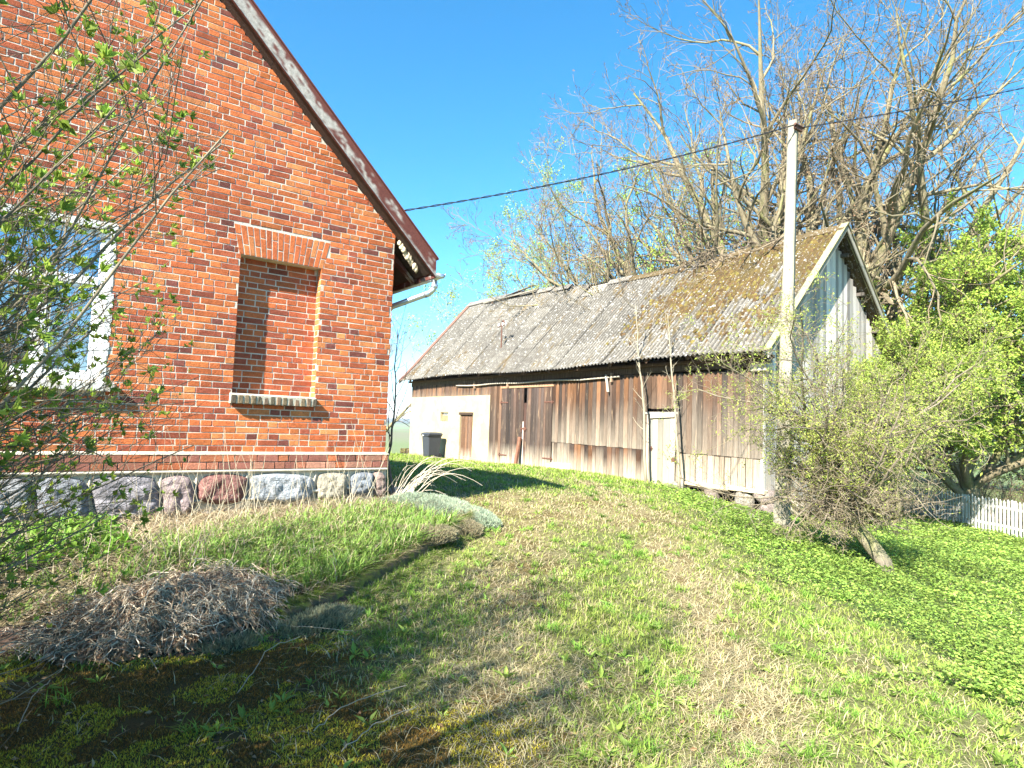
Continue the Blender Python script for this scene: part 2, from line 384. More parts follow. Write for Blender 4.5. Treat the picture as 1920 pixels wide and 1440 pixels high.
# ------------------------------------------------------------------ brick builder
BRICK_COLS = np.array([(.44, .115, .036), (.48, .14, .042), (.40, .10, .034), (.33, .08, .033), (.25, .062, .032), (.16, .048, .034), (.50, .175, .06), (.45, .12, .038)])
def lay_bricks(mb, o, U, Wn, u0, u1, z0, z1, holes=(), keep=None, course=.0765, holef=None, depth=.0035, cols=BRICK_COLS, jit=.0034):
    """rows of separate bricks on the plane through o along U (unit), outward normal Wn"""
    o = np.array(o, float); U = np.array(U, float); Wn = np.array(Wn, float); B = []
    nrow = int(round((z1 - z0) / course)); c = (z1 - z0) / nrow
    for k in range(nrow):
        za, zb = z0 + k * c + .006, z0 + (k + 1) * c - .006
        x = u0 - rng.random() * .25; zm = (za + zb) / 2; q = rng.integers(2)
        hl = [(h[0], h[1]) for h in holes if h[2] < zm < h[3]] + (holef(zm) if holef else [])
        while x < u1:
            if k % 2 == 0: L = .118 if (q % 3 != 0) else .246
            else: L = .118 if q % 2 else .246
            if rng.random() < .12: L = .118 if L > .2 else .246
            q += 1
            L += (rng.random() - .5) * .012; a, b = max(x, u0), min(x + L, u1); x += L + .012
            segs = [(a, b)]
            for h0, h1 in hl:
                ns = []
                for a, b in segs:
                    if b <= h0 or a >= h1: ns.append((a, b))
                    else:
                        if a < h0: ns.append((a, h0))
                        if b > h1: ns.append((h1, b))
                segs = ns
            for a, b in segs:
                if b - a > .035 and (keep is None or keep((a + b) / 2, zm)): B.append((a, b, za, zb))
    if not B: return mb
    B = np.array(B); N = len(B)
    off = (rng.random(N) - .5) * .0025 + .0005; tilt = (rng.random(N) - .5) * .003
    def ring(ins, d):
        P = np.empty((N, 4, 3))
        for i, (iu, iz) in enumerate(((0, 2), (1, 2), (1, 3), (0, 3))):
            su = 1 if iu == 0 else -1; sz = 1 if iz == 2 else -1
            uu = B[:, iu] + su * ins + (rng.random(N) - .5) * 2 * jit; zz = B[:, iz] + sz * ins + (rng.random(N) - .5) * 2 * jit
            dd = d + off + (tilt if iu else -tilt) * (0 if d < -.01 else 1) + (rng.random(N) - .5) * .002
            P[:, i] = o + U * uu[:, None] + Wn * dd[:, None] + np.array([0, 0, 1.]) * zz[:, None]
        return P
    V = np.concatenate([ring(0, -depth - .012), ring(0, -.003), ring(.003, .0)], 1).reshape(-1, 3)
    Q = []
    for r_ in (0, 4):
        for i in range(4):
            j = (i + 1) % 4; Q.append([r_ + i, r_ + j, r_ + 4 + j, r_ + 4 + i])
    Q.append([8, 9, 10, 11]); Q = (np.array(Q)[None] + (np.arange(N) * 12)[:, None, None]).reshape(-1, 4)
    um = (B[:, 0] + B[:, 1]) / 2; zm = (B[:, 2] + B[:, 3]) / 2
    ci = rng.choice(len(cols), N, p=(np.array([20, 16, 18, 14, 10, 5, 8, 9]) / 100. if len(cols) == 8 else None))
    Cc = cols[ci] * (.78 + .44 * rng.random((N, 1))) * (.82 + .36 * vnoise(um * 1.3 + 5, zm * 1.3, 1.)[:, None])
    return mb.add(V, Q, None, np.repeat(Cc, 12, 0))

# ------------------------------------------------------------------ the brick house
YW = 8.2; XC = 3.93; XR = -1.1; ZW = 4.24          # gable wall plane, corner, ridge, wall top at the corner
XL = 2 * XR - XC; YB = 20.5
house = thing('brick_house', 'old red brick house with fieldstone foundation, bricked-up window niche and steep roof', 'house', (XC, YW, .55))
SL = .98
def rake(u): return ZW + SL * ((XC - XR) - abs(u - XR))
niche = (1.86, 2.88, on_y(440, 738, YW)[2], 3.60)
win = (-.62, .50, 1.93, 3.60)
zl = on_y(360, 849, YW)[2]                         # top of the plinth ledge
# core of the walls: mortar
core = MB(); dM = YW + .0035
def poly_wall(mb, xs, y0, y1):
    pass
for (a, b, z0f, z1f) in ((XL, win[0], None, None), (win[0], win[1], 'w', None), (win[1], niche[0] - .004, None, None), (niche[0] - .004, niche[1] + .004, 'n', None), (niche[1] + .004, XC - .01, None, None)):
    segs = [(0.0, None)]
    if z0f == 'w': segs = [(0.0, win[2]), (win[3], None)]
    if z0f == 'n': segs = [(0.0, niche[2]), (niche[3], None)]
    cuts = [a] + ([XR] if a < XR < b else []) + [b]
    for p, q in zip(cuts[:-1], cuts[1:]):
        for s0, s1 in segs:
            t0, t1 = (rake(p), rake(q)) if s1 is None else (s1, s1)
            core.prism([(p, s0), (q, s0), (q, t1), (p, t0)], 1, dM, YW + .30)
core.box((XC - .3, YW + .301, 0), (XC - .013, YB, ZW), (1, 1, 1)); core.box((XL, YW + .301, 0), (XL + .3, YB, ZW)); core.box((XL + .301, YB - .3, 0), (XC - .301, YB, ZW))
core.prism([(XL + .301, ZW), (XC - .301, ZW), (XR, ZW + 4.7)], 1, YB - .3, YB)
NY = YW + .155
core.box((niche[0], NY + .0035, niche[2] - .02), (niche[1], YW + .30, niche[3] + .02))
for sx in (0, 1):
    x = niche[sx]; core.box((x, dM + .001, niche[2]), (x + (-.1 if sx == 0 else .1), NY + .02, niche[3])) if False else None
part(core, 'mortar_core', MT['mortar'], house)
ARCH = (niche[0] - .03, niche[1] + .05, niche[3], niche[3] + .375)
bw = MB()
kp = lambda u, z: (z < rake(u) + .07)
archf = lambda z: [(niche[0] - .024 - (z - niche[3]) * .228, niche[1] + .024 + (z - niche[3]) * .228)] if niche[3] - .005 < z < niche[3] + .365 else []
wrev = (win[0] - .09, win[1] + .05, win[2] - .16, win[3] + .07)
lay_bricks(bw, (0, YW, 0), (1, 0, 0), (0, -1, 0), XL, XC, zl + .01, 8.9, [niche[:4], wrev, (niche[0] - .02, niche[1] + .01, niche[2] - .135, niche[2] + .02)], kp, holef=archf)
# plinth courses, slightly proud
lay_bricks(bw, (0, YW - .035, 0), (1, 0, 0), (0, -1, 0), XL, XC + .02, zl - .20, zl - .02, course=.0765, cols=np.array([(.30, .12, .075), (.34, .13, .075), (.26, .10, .07), (.38, .13, .06), (.22, .09, .065), (.17, .075, .06), (.36, .17, .11), (.40, .12, .05)]))
# jambs of the niche, side wall and back of the niche
lay_bricks(bw, (niche[0], YW, 0), (0, 1, 0), (1, 0, 0), .005, .15, niche[2], niche[3])
lay_bricks(bw, (niche[1], YW, 0), (0, 1, 0), (-1, 0, 0), .005, .15, niche[2], niche[3], cols=BRICK_COLS[[6, 1, 6, 6, 1, 6, 6, 1]])
lay_bricks(bw, (XC, YW, 0), (0, 1, 0), (1, 0, 0), .004, YB - YW, zl + .01, ZW)
lay_bricks(bw, (XC + .035, YW, 0), (0, 1, 0), (1, 0, 0), -.03, YB - YW, zl - .20, zl - .02)
part(bw, 'wall', MT['brick'], house, label='gable wall of weathered orange red bricks')
nb = MB(); lay_bricks(nb, (0, NY, 0), (1, 0, 0), (0, -1, 0), niche[0] + .004, niche[1] - .004, niche[2], niche[3], cols=BRICK_COLS[[2, 3, 0, 3, 4, 4, 7, 2]])
part(nb, 'niche_infill', MT['brick'], house, label='darker bricks closing the old window niche')
# soldier arch
ar = MB(); na = 16; xm = (niche[0] + niche[1]) / 2; half = (niche[1] - niche[0]) / 2 + .022
for i in range(na):
    t0 = -1 + 2 * i / na; t1 = -1 + 2 * (i + 1) / na; h0 = .355; spl = .082
    zb = niche[3] + .002
    rows = [(0, .118, ), (.129, .362)] if i % 2 else [(0, .238), (.249, .362)]
    for a_, b_ in rows:
        g = .0065
        def X(t, z): return xm + t * (half + spl * z / .36)
        p = [(X(t0, a_) + g, zb + a_), (X(t1, a_) - g, zb + a_), (X(t1, b_) - g, zb + b_), (X(t0, b_) + g, zb + b_)]
        p = [(u + (rng.random() - .5) * .004, z + (rng.random() - .5) * .004 ) for u, z in p]
        ins = [(u * .95 + xm_ * .05, z * .95 + zm_ * .05) for (u, z) in p for xm_, zm_ in [(sum(q[0] for q in p) / 4, sum(q[1] for q in p) / 4)]]
        d = YW + .0005 - rng.random() * .002
        V = [(u, YW + .03, z) for u, z in p] + [(u, d + .004, z) for u, z in p] + [(u, d, z) for u, z in ins]
        Q = [[r_ + k, r_ + (k + 1) % 4, r_ + 4 + (k + 1) % 4, r_ + 4 + k] for r_ in (0, 4) for k in range(4)] + [[8, 9, 10, 11], [3, 2, 1, 0]]
        ar.add(V, Q, None, BRICK_COLS[rng.choice([0, 1, 6, 7, 0, 2])] * (.85 + .3 * rng.random()))
part(ar, 'soldier_arch', MT['brick'], house, label='fan of upright bricks over the niche')
# niche sill
si = MB(); n = 14; x0, x1 = niche[0] - .03, niche[1] + .02; w = (x1 - x0) / n
for i in range(n):
    c = [(.10, .085, .055), (.16, .12, .07), (.08, .065, .045), (.13, .09, .06), (.20, .13, .08)][rng.integers(5)]
    si.box((x0 + i * w + .006, YW - .085 + rng.random() * .008, niche[2] - .125), (x0 + (i + 1) * w - .006, YW + .05, niche[2] - .012 + rng.random() * .004), c, .012, .004)
part(si, 'sill_brick', MT['brick'], house, label='dark mossy header bricks of the niche sill')
sm = MB(); sm.prism([(YW - .07, niche[2] - .118), (YW + .05, niche[2] - .118), (NY, niche[2] + .012), (YW - .0, niche[2] + .008), (YW - .078, niche[2] - .012)], 0, x0, x1 - .02)
part(sm, 'sill_mortar', MT['mortar_light'], house)
# plinth ledge of mortar
le = MB(); k = 60
for i in range(k):
    xa = XL + (XC + .02 - XL) * i / k; xb = XL + (XC + .02 - XL) * (i + 1) / k - .002
    e = YW - .042 + rng.random() * .006
    le.prism([(e, zl - .020), (YW + .01, zl - .020), (YW + .01, zl + .018), (e + .004, zl - .004)], 0, xa, xb)
le.prism([(XC - .01, zl - .02), (XC + .042, zl - .02), (XC + .04, zl - .004), (XC - .01, zl + .018)], 1, YW - .04, YB)
part(le, 'plinth_ledge', MT['mortar_light'], house)
# ---- fieldstone foundation
zf1 = zl - .205
fo = MB(); fo.box((XL, YW + .0, -.3), (XC + .01, YW + .0129, zf1 + .01)); fo.box((XL, YW - .045, zf1 - .028), (XC + .03, YW + .012, zf1 + .002), bev=.01)
fo.box((XC - .012, YW + .013, -.3), (XC + .04, YB, zf1))
stones = []
xs_px = [-420, -330, -240, -160, -85, -20, 66, 172, 303, 368, 463, 592, 652, 698, 724]
tone = [tuple(v * .92 for v in t_) for t_ in [(.30, .29, .28), (.36, .33, .29), (.26, .22, .21), (.30, .29, .28), (.33, .30, .27), (.29, .29, .29), (.27, .28, .30), (.27, .25, .26), (.31, .24, .23), (.25, .12, .10), (.36, .38, .39), (.37, .33, .25), (.23, .25, .27), (.33, .24, .20)]]
for i in range(len(tone)):
    xa = on_y(xs_px[i], 900, YW)[0]; xb = on_y(xs_px[i + 1], 900, YW)[0]
    stones.append((xa + .008, xb - .008, zf1 - .045, zf1 - .045 - (.50 if i < 9 else .34 + .06 * rng.random()), tone[i]))
xa = on_y(330, 940, YW)[0]
for wd, c in ((.42, (.22, .2, .19)), (.36, (.30, .28, .27)), (.5, (.27, .18, .16)), (.34, (.33, .31, .3)), (.45, (.28, .27, .27))):
    stones.append((xa + .02, min(xa + wd, XC), zf1 - .47, zf1 - .75, c)); xa += wd + .03
for i_, (xa, xb, zt, zb, c) in enumerate(stones):
    a, b = 26, 20; s = np.linspace(-1, 1, a); t = np.linspace(-1, 1, b); S_, T_ = np.meshgrid(s, t, indexing='ij')
    sh = (np.abs(S_) ** 5 + np.abs(T_) ** 5)
    kx = rng.random(4) - .5; rr = 1 - .11 * (S_ * T_) ** 2
    X = (xa + xb) / 2 + (xb - xa) / 2 * S_ * rr + kx[0] * .09 * T_ + kx[1] * .05 * T_ ** 2
    Z = (zt + zb) / 2 + (zt - zb) / 2 * T_ * rr + kx[2] * .05 * S_ - abs(kx[3]) * .07 * S_ ** 2 * T_
    bul = np.clip(1 - np.abs(S_) ** 4, 0, 1) ** .6 * np.clip(1 - np.abs(T_) ** 4, 0, 1) ** .6
    pn = np.abs(vnoise(X * 1 + i_, Z * 1, 7) - .5) * .08 + vnoise(X + i_ * 2, Z, 22) * .02
    fac = rng.random() * .03 * S_ + rng.random() * .03 * T_
    D = YW + .004 - bul * (.075 + pn + np.abs(fac))
    V = np.stack([X, D, Z], -1).reshape(-1, 3); ii, jj = np.meshgrid(np.arange(a - 1), np.arange(b - 1), indexing='ij'); q = (ii * b + jj).ravel()
    mbs = MB(); mbs.add(V, np.stack([q, q + b, q + b + 1, q + 1], -1), None, c)
    part(mbs, 'foundation_stone', MT['stone'], house, smooth=False)
beads = []
for i_, (xa, xb, zt, zb, c) in enumerate(stones[5:14]):      # raised joint beads
    x = xa - .02; k = 9; zz = np.linspace(zt + .03, zb - .02, k); xx = x + np.cumsum((rng.random(k) - .5) * .022)
    bd = MB(); beads.append(bd); bd.tube(np.stack([xx, np.full(k, YW - .008), zz], -1), .010 + rng.random(k) * .007, 6)
for (pa, pb) in ((363, 560), (545, 640), (600, 722)):
    xa, za = on_y(pa, 938 if pa < 500 else 925 if pa < 590 else 915, YW)[[0, 2]]; xb, zb = on_y(pb, 930 if pb < 600 else 915, YW)[[0, 2]]
    k = 14; xx = np.linspace(xa, xb, k); zz = np.linspace(za, zb, k) + (rng.random(k) - .5) * .025
    bd = MB(); beads.append(bd); bd.tube(np.stack([xx, np.full(k, YW - .035), zz], -1), .014 + rng.random(k) * .008, 6)
for bd in beads: part(bd, 'joint_mortar', MT['mortar_light'], house, smooth=True)
part(fo, 'foundation_mortar', MT['mortar_light'], house)
# ---- roof
YF = 7.92; XE = 4.46
def zu(x): return rake(x) + .02
rf = MB(); t = .20; EL = 2 * XR - XE
for xe in (XE, EL):
    rf.prism([(xe, zu(xe) + .03), (XR, zu(XR) + .03), (XR, zu(XR) + t), (xe, zu(xe) + t)], 1, YF + .035, YB + .3)
roof = part(rf, 'roof', MT['roof_red'], house)
sf = MB(); sf.prism([(XE - .03, zu(XE - .03)), (XR, zu(XR)), (XR, zu(XR) + .028), (XE - .03, zu(XE - .03) + .028)], 1, YF + .04, YB)
sf.prism([(EL + .03, zu(EL + .03)), (XR, zu(XR)), (XR, zu(XR) + .028), (EL + .03, zu(EL + .03) + .028)], 1, YF + .04, YB)
part(sf, 'soffit', MT['dark_wood'], roof)
PR = np.array([.12, .036, .026]); PG = np.array([.33, .30, .26])
bb = MB(); cb = MB()
for sgn in (1, -1):
    n, m = 150, 9; u = np.linspace(0, 1, n); v = np.linspace(0, 1, m); U_, V_ = np.meshgrid(u, v, indexing='ij')
    x = XR + (XE - XR) * U_; zb_ = SL * ((XC - XR) - (x - XR)) + ZW + .02 - .035; z = zb_ + V_ * .285
    up = 1 - U_; nz = fbm(U_ * 60 + 3, V_ * 4, 1.0); nz2 = fbm(U_ * 200, V_ * 9 + 5, 1.0)
    g = np.clip((up * 1.25 - .22 + (nz - .5) * 1.5 + (nz2 - .5) * .8 - np.abs(V_ - .35) * .5) * 5, 0, 1) * (V_ < .86)
    g = np.maximum(g, np.clip((.16 + (nz - .5) * .25 - V_) * 14, 0, 1))
    Cg = PR * (1 - g[..., None]) + PG * (.75 + .9 * (nz2[..., None] - .2)) * g[..., None]
    y = YF + (nz2 - .5) * .006 * g - .012 * np.clip(1 - V_ * 9, 0, 1)
    xs = x if sgn == 1 else 2 * XR - x
    V = np.stack([xs, y, z], -1).reshape(-1, 3); i, j = np.meshgrid(np.arange(n - 1), np.arange(m - 1), indexing='ij'); q = (i * m + j).ravel()
    bb.add(V, np.stack([q, q + m, q + m + 1, q + 1], -1), None, Cg.reshape(-1, 3))
    f = lambda x_: XR + sgn * (x_ - XR)
    bb.prism([(f(XR), zu(XR) - .033), (f(XE), zu(XE) - .033), (f(XE), zu(XE) + .245), (f(XR), zu(XR) + .245)], 1, YF + .006, YF + .034, PR)
    xa, xb = XR, XE + .03
    cb.prism([(f(xa), zu(xa) + .252), (f(xb), zu(xb) + .252), (f(xb), zu(xb) + .275), (f(xa), zu(xa) + .275)], 1, YF - .02, YF + .25, PR)
part(bb, 'bargeboard', stdmat('peeling_board', None, .8, ((30, .25), (90, .3)), (60, .003)), roof, label='red brown gable board, its upper half peeled to grey')
part(cb, 'verge_flashing', MT['twig'], roof)
eb = MB(); eb.box((XE - .005, YF + .035, zu(XE) - .04), (XE + .022, YB + .2, zu(XE) + .12))
part(eb, 'eave_board', MT['paint_board'], roof)
for i in range(12):
    rt = MB(); y = YW + .28 + i * 1.0
    rt.prism([(XC + .02, ZW - .16), (XE - .05, zu(XE) - .03), (XE - .05, zu(XE) - .002), (XC + .02, ZW - .022)], 1, y, y + .11)
    part(rt, 'rafter_tail', MT['paint_board'], house)
# purlin end and foam lumps under the verge
fm = MB()
for i in range(9):
    c = np.array([XC + .06 + .035 * i, YW - .01 - .02 * rng.random(), ZW - .10 - .04 * i + rng.random() * .03]); r = .026 + .02 * rng.random()
    a = np.linspace(0, np.pi, 6); b = np.linspace(0, 2 * np.pi, 9)[:-1]
    V = [c + r * np.array([math.sin(p) * math.cos(q), math.sin(p) * math.sin(q), 1.5 * math.cos(p)]) * (.75 + .5 * rng.random()) for p in a for q in b]
    fm.add(V, [[p * 8 + q, p * 8 + (q + 1) % 8, (p + 1) * 8 + (q + 1) % 8, (p + 1) * 8 + q] for p in range(5) for q in range(8)])
part(fm, 'foam_filling', MT['foam'], house, smooth=True, label='yellowed foam lumps under the roof edge')
# gutter + downpipe
gt = MB(); th = np.linspace(math.pi, 2 * math.pi, 10); gx, gz, gr = XE + .075, zu(XE) + .02, .068
for y0_, y1_ in ((YF - .04, YB + .2),):
    Vg = []
    for y in (y0_, y1_):
        for r_ in (gr, gr - .006):
            for q in th: Vg.append((gx + r_ * math.cos(q), y, gz + r_ * math.sin(q)))
    Qg = []
    for i in range(9): Qg += [[i, i + 1, 20 + i + 1, 20 + i], [10 + i, 30 + i, 30 + i + 1, 10 + i + 1], [i, 10 + i, 10 + i + 1, i + 1]]
    gt.add(Vg, Qg)
gt.prism([(gx + gr * math.cos(q), gz + gr * math.sin(q)) for q in th], 1, YF - .045, YF - .039)
gt.tube([(gx + gr, YF - .04, gz), (gx + gr, YB + .2, gz)], .010, 6)
part(gt, 'gutter', MT['zinc'], house, smooth=True)
dp = MB(); p0 = np.array([gx, YF + .16, gz - .06])
p1 = p0 + (0, 0, -.14); tx = XC + .10
path = [p0, p0 + (0, 0, -.10), p0 + (-.015, .012, -.15), p0 + (-.06, .04, -.20), np.array([tx + .06, YW + .32, p0[2] - .40]), np.array([tx + .01, YW + .37, p0[2] - .46]), np.array([tx, YW + .38, p0[2] - .55]), np.array([tx, YW + .38, .75])]
dp.tube(path, .043, 12)
dp.tube([path[1] + (0, 0, .03), path[1] - (0, 0, .02)], .050, 12); dp.tube([path[3], path[3] + (path[4] - path[3]) * .12], .049, 12)
part(dp, 'downpipe', MT['zinc'], house, smooth=True)
# ---- window
wf = MB(); y = YW + .06; wh = (1, 1, 1)
x0, x1, z0, z1 = win; zt = 3.02
wf.box((x0, y, z0), (x0 + .07, y + .07, z1), wh, .004); wf.box((x1 - .085, y, z0), (x1, y + .07, z1), wh, .004)
wf.box((x0 + .0701, y, z1 - .07), (x1 - .0851, y + .07, z1), wh, .004); wf.box((x0 + .0701, y, z0), (x1 - .0851, y + .07, z0 + .06), wh, .004)
wf.box((x0 + .0701, y - .012, zt - .045), (x1 - .0851, y + .07, zt + .045), wh, .006)
window = part(wf, 'window', MT['white_paint'], house, label='white framed window behind the bush')
xm = (x0 + x1) / 2
sa = MB()
sa.box((xm - .045, y - .004, z0 + .0601), (xm + .045, y + .066, zt - .0451), wh, .004)
for (a, b) in ((x0 + .0705, xm - .0455), (xm + .0455, x1 - .0855)):
    sa.box((a, y + .006, z0 + .061), (a + .035, y + .06, zt - .046), wh, .003); sa.box((b - .035, y + .006, z0 + .061), (b, y + .06, zt - .046), wh, .003)
    sa.box((a + .0351, y + .007, z0 + .0611), (b - .0351, y + .06, z0 + .10), wh, .003); sa.box((a + .0351, y + .007, zt - .085), (b - .0351, y + .06, zt - .0461), wh, .003)
part(sa, 'sash', MT['white_paint'], window)
g = nodemat('window_glass'); gn = g[1]; gl = nd(gn, 'ShaderNodeBsdfGlossy'); gl.inputs['Roughness'].default_value = .02; gl.inputs[0].default_value = (.9, .95, 1, 1); tb = nd(gn, 'ShaderNodeBsdfTransparent'); tb.inputs[0].default_value = (.85, .9, .95, 1); gx_ = nd(gn, 'ShaderNodeMixShader'); gx_.inputs[0].default_value = .32
gn.links.new(tb.outputs[0], gx_.inputs[1]); gn.links.new(gl.outputs[0], gx_.inputs[2]); gn.links.new(gx_.outputs[0], gn.nodes['Material Output'].inputs[0])
pn = MB(); pn.box((x0 + .07, y + .03, z0 + .06), (x1 - .085, y + .034, z1 - .07)); part(pn, 'pane', g[0], window)
# lace curtain
cu = MB(); nx = 90
cx = np.linspace(x0 + .03, x1 - .12, nx); fold = .018 * np.sin(cx * 75) + .012 * np.sin(cx * 33 + 1)
Vc = np.concatenate([np.stack([cx, y + .16 + fold, np.full(nx, zz)], -1) for zz in (z0 + .05, z0 + .9, z1 - .03)])
cu.add(Vc, [[r_ * nx + i, r_ * nx + i + 1, (r_ + 1) * nx + i + 1, (r_ + 1) * nx + i] for r_ in (0, 1) for i in range(nx - 1)], None, (.75, .78, .82))
mc, nt, b = nodemat('lace'); b.inputs['Base Color'].default_value = (.62, .66, .72, 1); b.inputs['Roughness'].default_value = .9
nt.links.new(mrange(nt, noise(nt, 55, (1, 1, .2), 3), .40, .60, .45, .98), b.inputs['Alpha'])
part(cu, 'curtain', mc, window, smooth=True)
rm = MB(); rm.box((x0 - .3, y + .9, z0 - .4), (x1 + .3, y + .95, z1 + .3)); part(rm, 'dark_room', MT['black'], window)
# plaster reveal around the window and sill
pr = MB()
def ragged(u0, v0, u1, v1, inner_right, k=24):
    z = np.linspace(v0, v1, k)
    for i in range(k - 1):
        e = u1 + (rng.random() - .5) * .03; pr.box((u0, YW - .006, z[i]), (e, y + .03, z[i + 1]), (1, 1, 1), .002)
ragged(x1 - .001, z0 - .04, x1 + .055, z1 + .07, True)
pr.box((x0 - .1, YW - .005, z1 + .0), (x1 - .002, y + .03, z1 + .075), bev=.006); ragged(x0 - .09, z0 - .04, x0 - .001, z1 + .07, False)
part(pr, 'window_reveal', stdmat('reveal_plaster', (.66, .65, .62), .95, ((9, .12),), (25, .01)), window)
ws = MB(); ws.prism([(YW - .10, z0 - .115), (y, z0 - .115), (y, z0 - .001), (YW - .10, z0 - .03)], 0, x0 - .10, x1 + .13)
part(ws, 'window_sill', stdmat('sill_plaster', (.6, .58, .52), .95, ((9, .2),), (25, .01), second=[((.3, .25, .16), 7, .5, .7, (1, 1, 1))]), window)

# ------------------------------------------------------------------ the barn
XB, Y0, Y1, XB2 = 14.0, 8.55, 26.6, 20.6
barn = thing('barn', 'long weathered timber barn with mossy corrugated roof and one plastered end', 'barn', (XB, Y0, -.2))
def bwp(px, py): p = on_x(px, py, XB); return p[1], p[2]
ZE = 3.50; XEV = 13.52; XRG = 17.3
def zroof(x, y):
    """underside of the corrugated sheets, with the sag of an old roof"""
    s = np.clip((x - XEV) / (XRG - XEV), 0, 2); s = np.where(s > 1, 2 - s, s)
    return ZE + s * (3.72 + .16 * np.sin((y - 8.2) * .35 + 2.2) + .02 * (y - 8)) + .05 * np.sin((y - 8.2) * .55) * (1 - s)
WOOD_DARK = [(.075, .042, .026), (.11, .055, .03), (.062, .042, .032), (.145, .068, .032), (.085, .056, .04), (.19, .09, .04), (.07, .05, .038)]
GREYW = (.40, .36, .31)
def planks(mb, y0, y1, zb, zt, x, w=(.13, .20), cols=WOOD_DARK, bleach=.0, bh=.5, face=-1, th=.024, gapmax=.008, ragged_t=.02, ragged_b=.02, axis='y', tone=None, lean=0):
    """vertical planks on the plane x (or y) = const; bleach = how pale the foot of each plank has weathered"""
    y = y0
    while y < y1 - .03:
        ww = min(w[0] + rng.random() * (w[1] - w[0]), y1 - y); g = rng.random() * gapmax + (.006 if axis == 'y' else .002)
        if y1 - (y + ww) < .05: ww = y1 - y
        b = (zb(y) if callable(zb) else zb) + (rng.random() - .7) * ragged_b; t_ = (zt(y + ww / 2) if callable(zt) else zt) + (rng.random() - .5) * ragged_t
        c = np.array(cols[rng.integers(len(cols))]) * (.42 + .75 * rng.random())
        if tone: c = c * tone(y)[0] + np.array(GREYW) * tone(y)[1]
        dx = (rng.random() - .5) * (.010 if axis == 'y' else .003); k = 7
        zz = np.array([0, .12, .28, .45, .65, .82, 1.0]); zz = b + (t_ - b) * zz; zt_n = t_; wg = .35 + .5 * rng.random()
        wv = (rng.random(k) - .5) * (.006 if axis == 'y' else .002); V = []; Cc = []
        tl = (rng.random() - .5) * .003
        pale = np.array([.45, .38, .285]) * (.85 + .3 * rng.random()); br = bleach * (.55 + .6 * rng.random()); bhh = bh * (.7 + .6 * rng.random())
        for q in range(k):
            f = np.clip(1 - (zz[q] - b) / bhh, 0, 1) ** .8 * br; gm = (.0 if axis == 'x' or zt_n < 2.9 else np.clip((2.75 - zz[q]) / .7, 0, 1)) * wg; cc = c * (1 - gm) + (c.mean() * np.array([1.0, .74, .56])) * gm; cc = cc * (1 - f) + pale * f
            a0, a1 = y + g / 2 + wv[q], y + ww - g / 2 + wv[q] + lean * 0
            pts = [(a0, 0 + tl), (a0, th), (a1, th), (a1, 0 - tl)]
            for u, d in pts:
                if axis == 'y': V.append((x + face * (d + dx), u, zz[q]))
                else: V.append((u, x + face * (d + dx), zz[q]))
                Cc.append(np.clip(cc, 0, .8))
        Q = [[r_ * 4 + i, r_ * 4 + (i + 1) % 4, (r_ + 1) * 4 + (i + 1) % 4, (r_ + 1) * 4 + i] for r_ in range(k - 1) for i in range(4)] + [[0, 1, 2, 3], [4 * k - 4, 4 * k - 3, 4 * k - 2, 4 * k - 1]]
        mb.add(V, Q, None, np.array(Cc)); y += ww
    return mb
# dark core added inside so no light leaks through the plank gaps
ic = MB(); ic.box((XB + .20, Y0 + .05, .25), (XB + .26, Y1 - .05, 3.62)); ic.box((XB2 - .09, Y0 + .05, -1.0), (XB2 - .03, Y1 - .05, 3.6))
ic.prism([(XB + .261, .1), (XB2 - .091, .1), (XB2 - .091, 3.6), (XRG, 7.0), (XB + .261, 3.6)], 1, Y0 + .05, Y0 + .1)
ic.prism([(XB + .261, .1), (XB2 - .091, .1), (XB2 - .091, 3.6), (XRG, 7.0), (XB + .261, 3.6)], 1, Y1 - .1, Y1 - .05)
part(ic, 'light_stop_core', MT['dark_wood'], barn)
YP = bwp(918, 800)[0]                       # plaster / timber border
dl, dr = bwp(1036, 800)[0], bwp(940, 800)[0]         # big door, near and far jamb
zdt = bwp(985, 727)[1]
wdl, wdr = bwp(1267, 830)[0], bwp(1213, 830)[0]
gz = lambda y: float(hgt(XB - .1, y))
seam = lambda y: .98 + (y - 9) * .012
far_tone = lambda y: (1, 0)
def near_tone(y):
    f = np.clip((10.9 - y) / 1.6, 0, 1); return (1 - .15 * f, .07 * f)
wl = MB()
planks(wl, Y0, wdl, lambda y: seam(y) + .02, 3.17, XB, tone=near_tone, bleach=.34, bh=1.5)
planks(wl, wdl, wdr, bwp(1240, 766)[1], 3.19, XB, bleach=.12, cols=[(.19, .10, .055), (.15, .085, .05)])
planks(wl, wdr, dl, lambda y: seam(y) + .02, 3.22, XB, bleach=.45, bh=1.2)
planks(wl, dl, dr, zdt + .03, 3.24, XB, cols=[(.15, .08, .05)], w=(.3, .5))
planks(wl, dr, YP, lambda y: gz(y) - .02, 3.26, XB, bleach=.9, bh=.55, cols=[(.17, .09, .05), (.13, .075, .045)])
zfr = bwp(850, 745)[1]
planks(wl, YP, Y1, zfr, 3.27, XB, w=(.10, .14), bleach=.2, bh=.3, ragged_b=.03, cols=[(.15, .085, .05), (.19, .10, .055), (.11, .065, .045)])
part(wl, 'plank_wall', MT['plank'], barn, label='brown weathered vertical planks of the long side')
lr = MB()
planks(lr, Y0 + .05, wdl - .02, lambda y: max(gz(y) + .12, .22), seam, XB + .004, bleach=.85, bh=1.2, cols=[(.22, .16, .11), (.16, .115, .08)], w=(.14, .22), gapmax=.02)
part(lr, 'lower_plank_row', MT['plank'], barn, label='pale bleached short planks nearest the corner'); lr = MB()
planks(lr, wdr + .02, dl - .9, lambda y: gz(y) - .01, seam, XB + .004, bleach=.85, bh=.75, w=(.14, .2), gapmax=.018)
hole = bwp(1075, 857)[0]
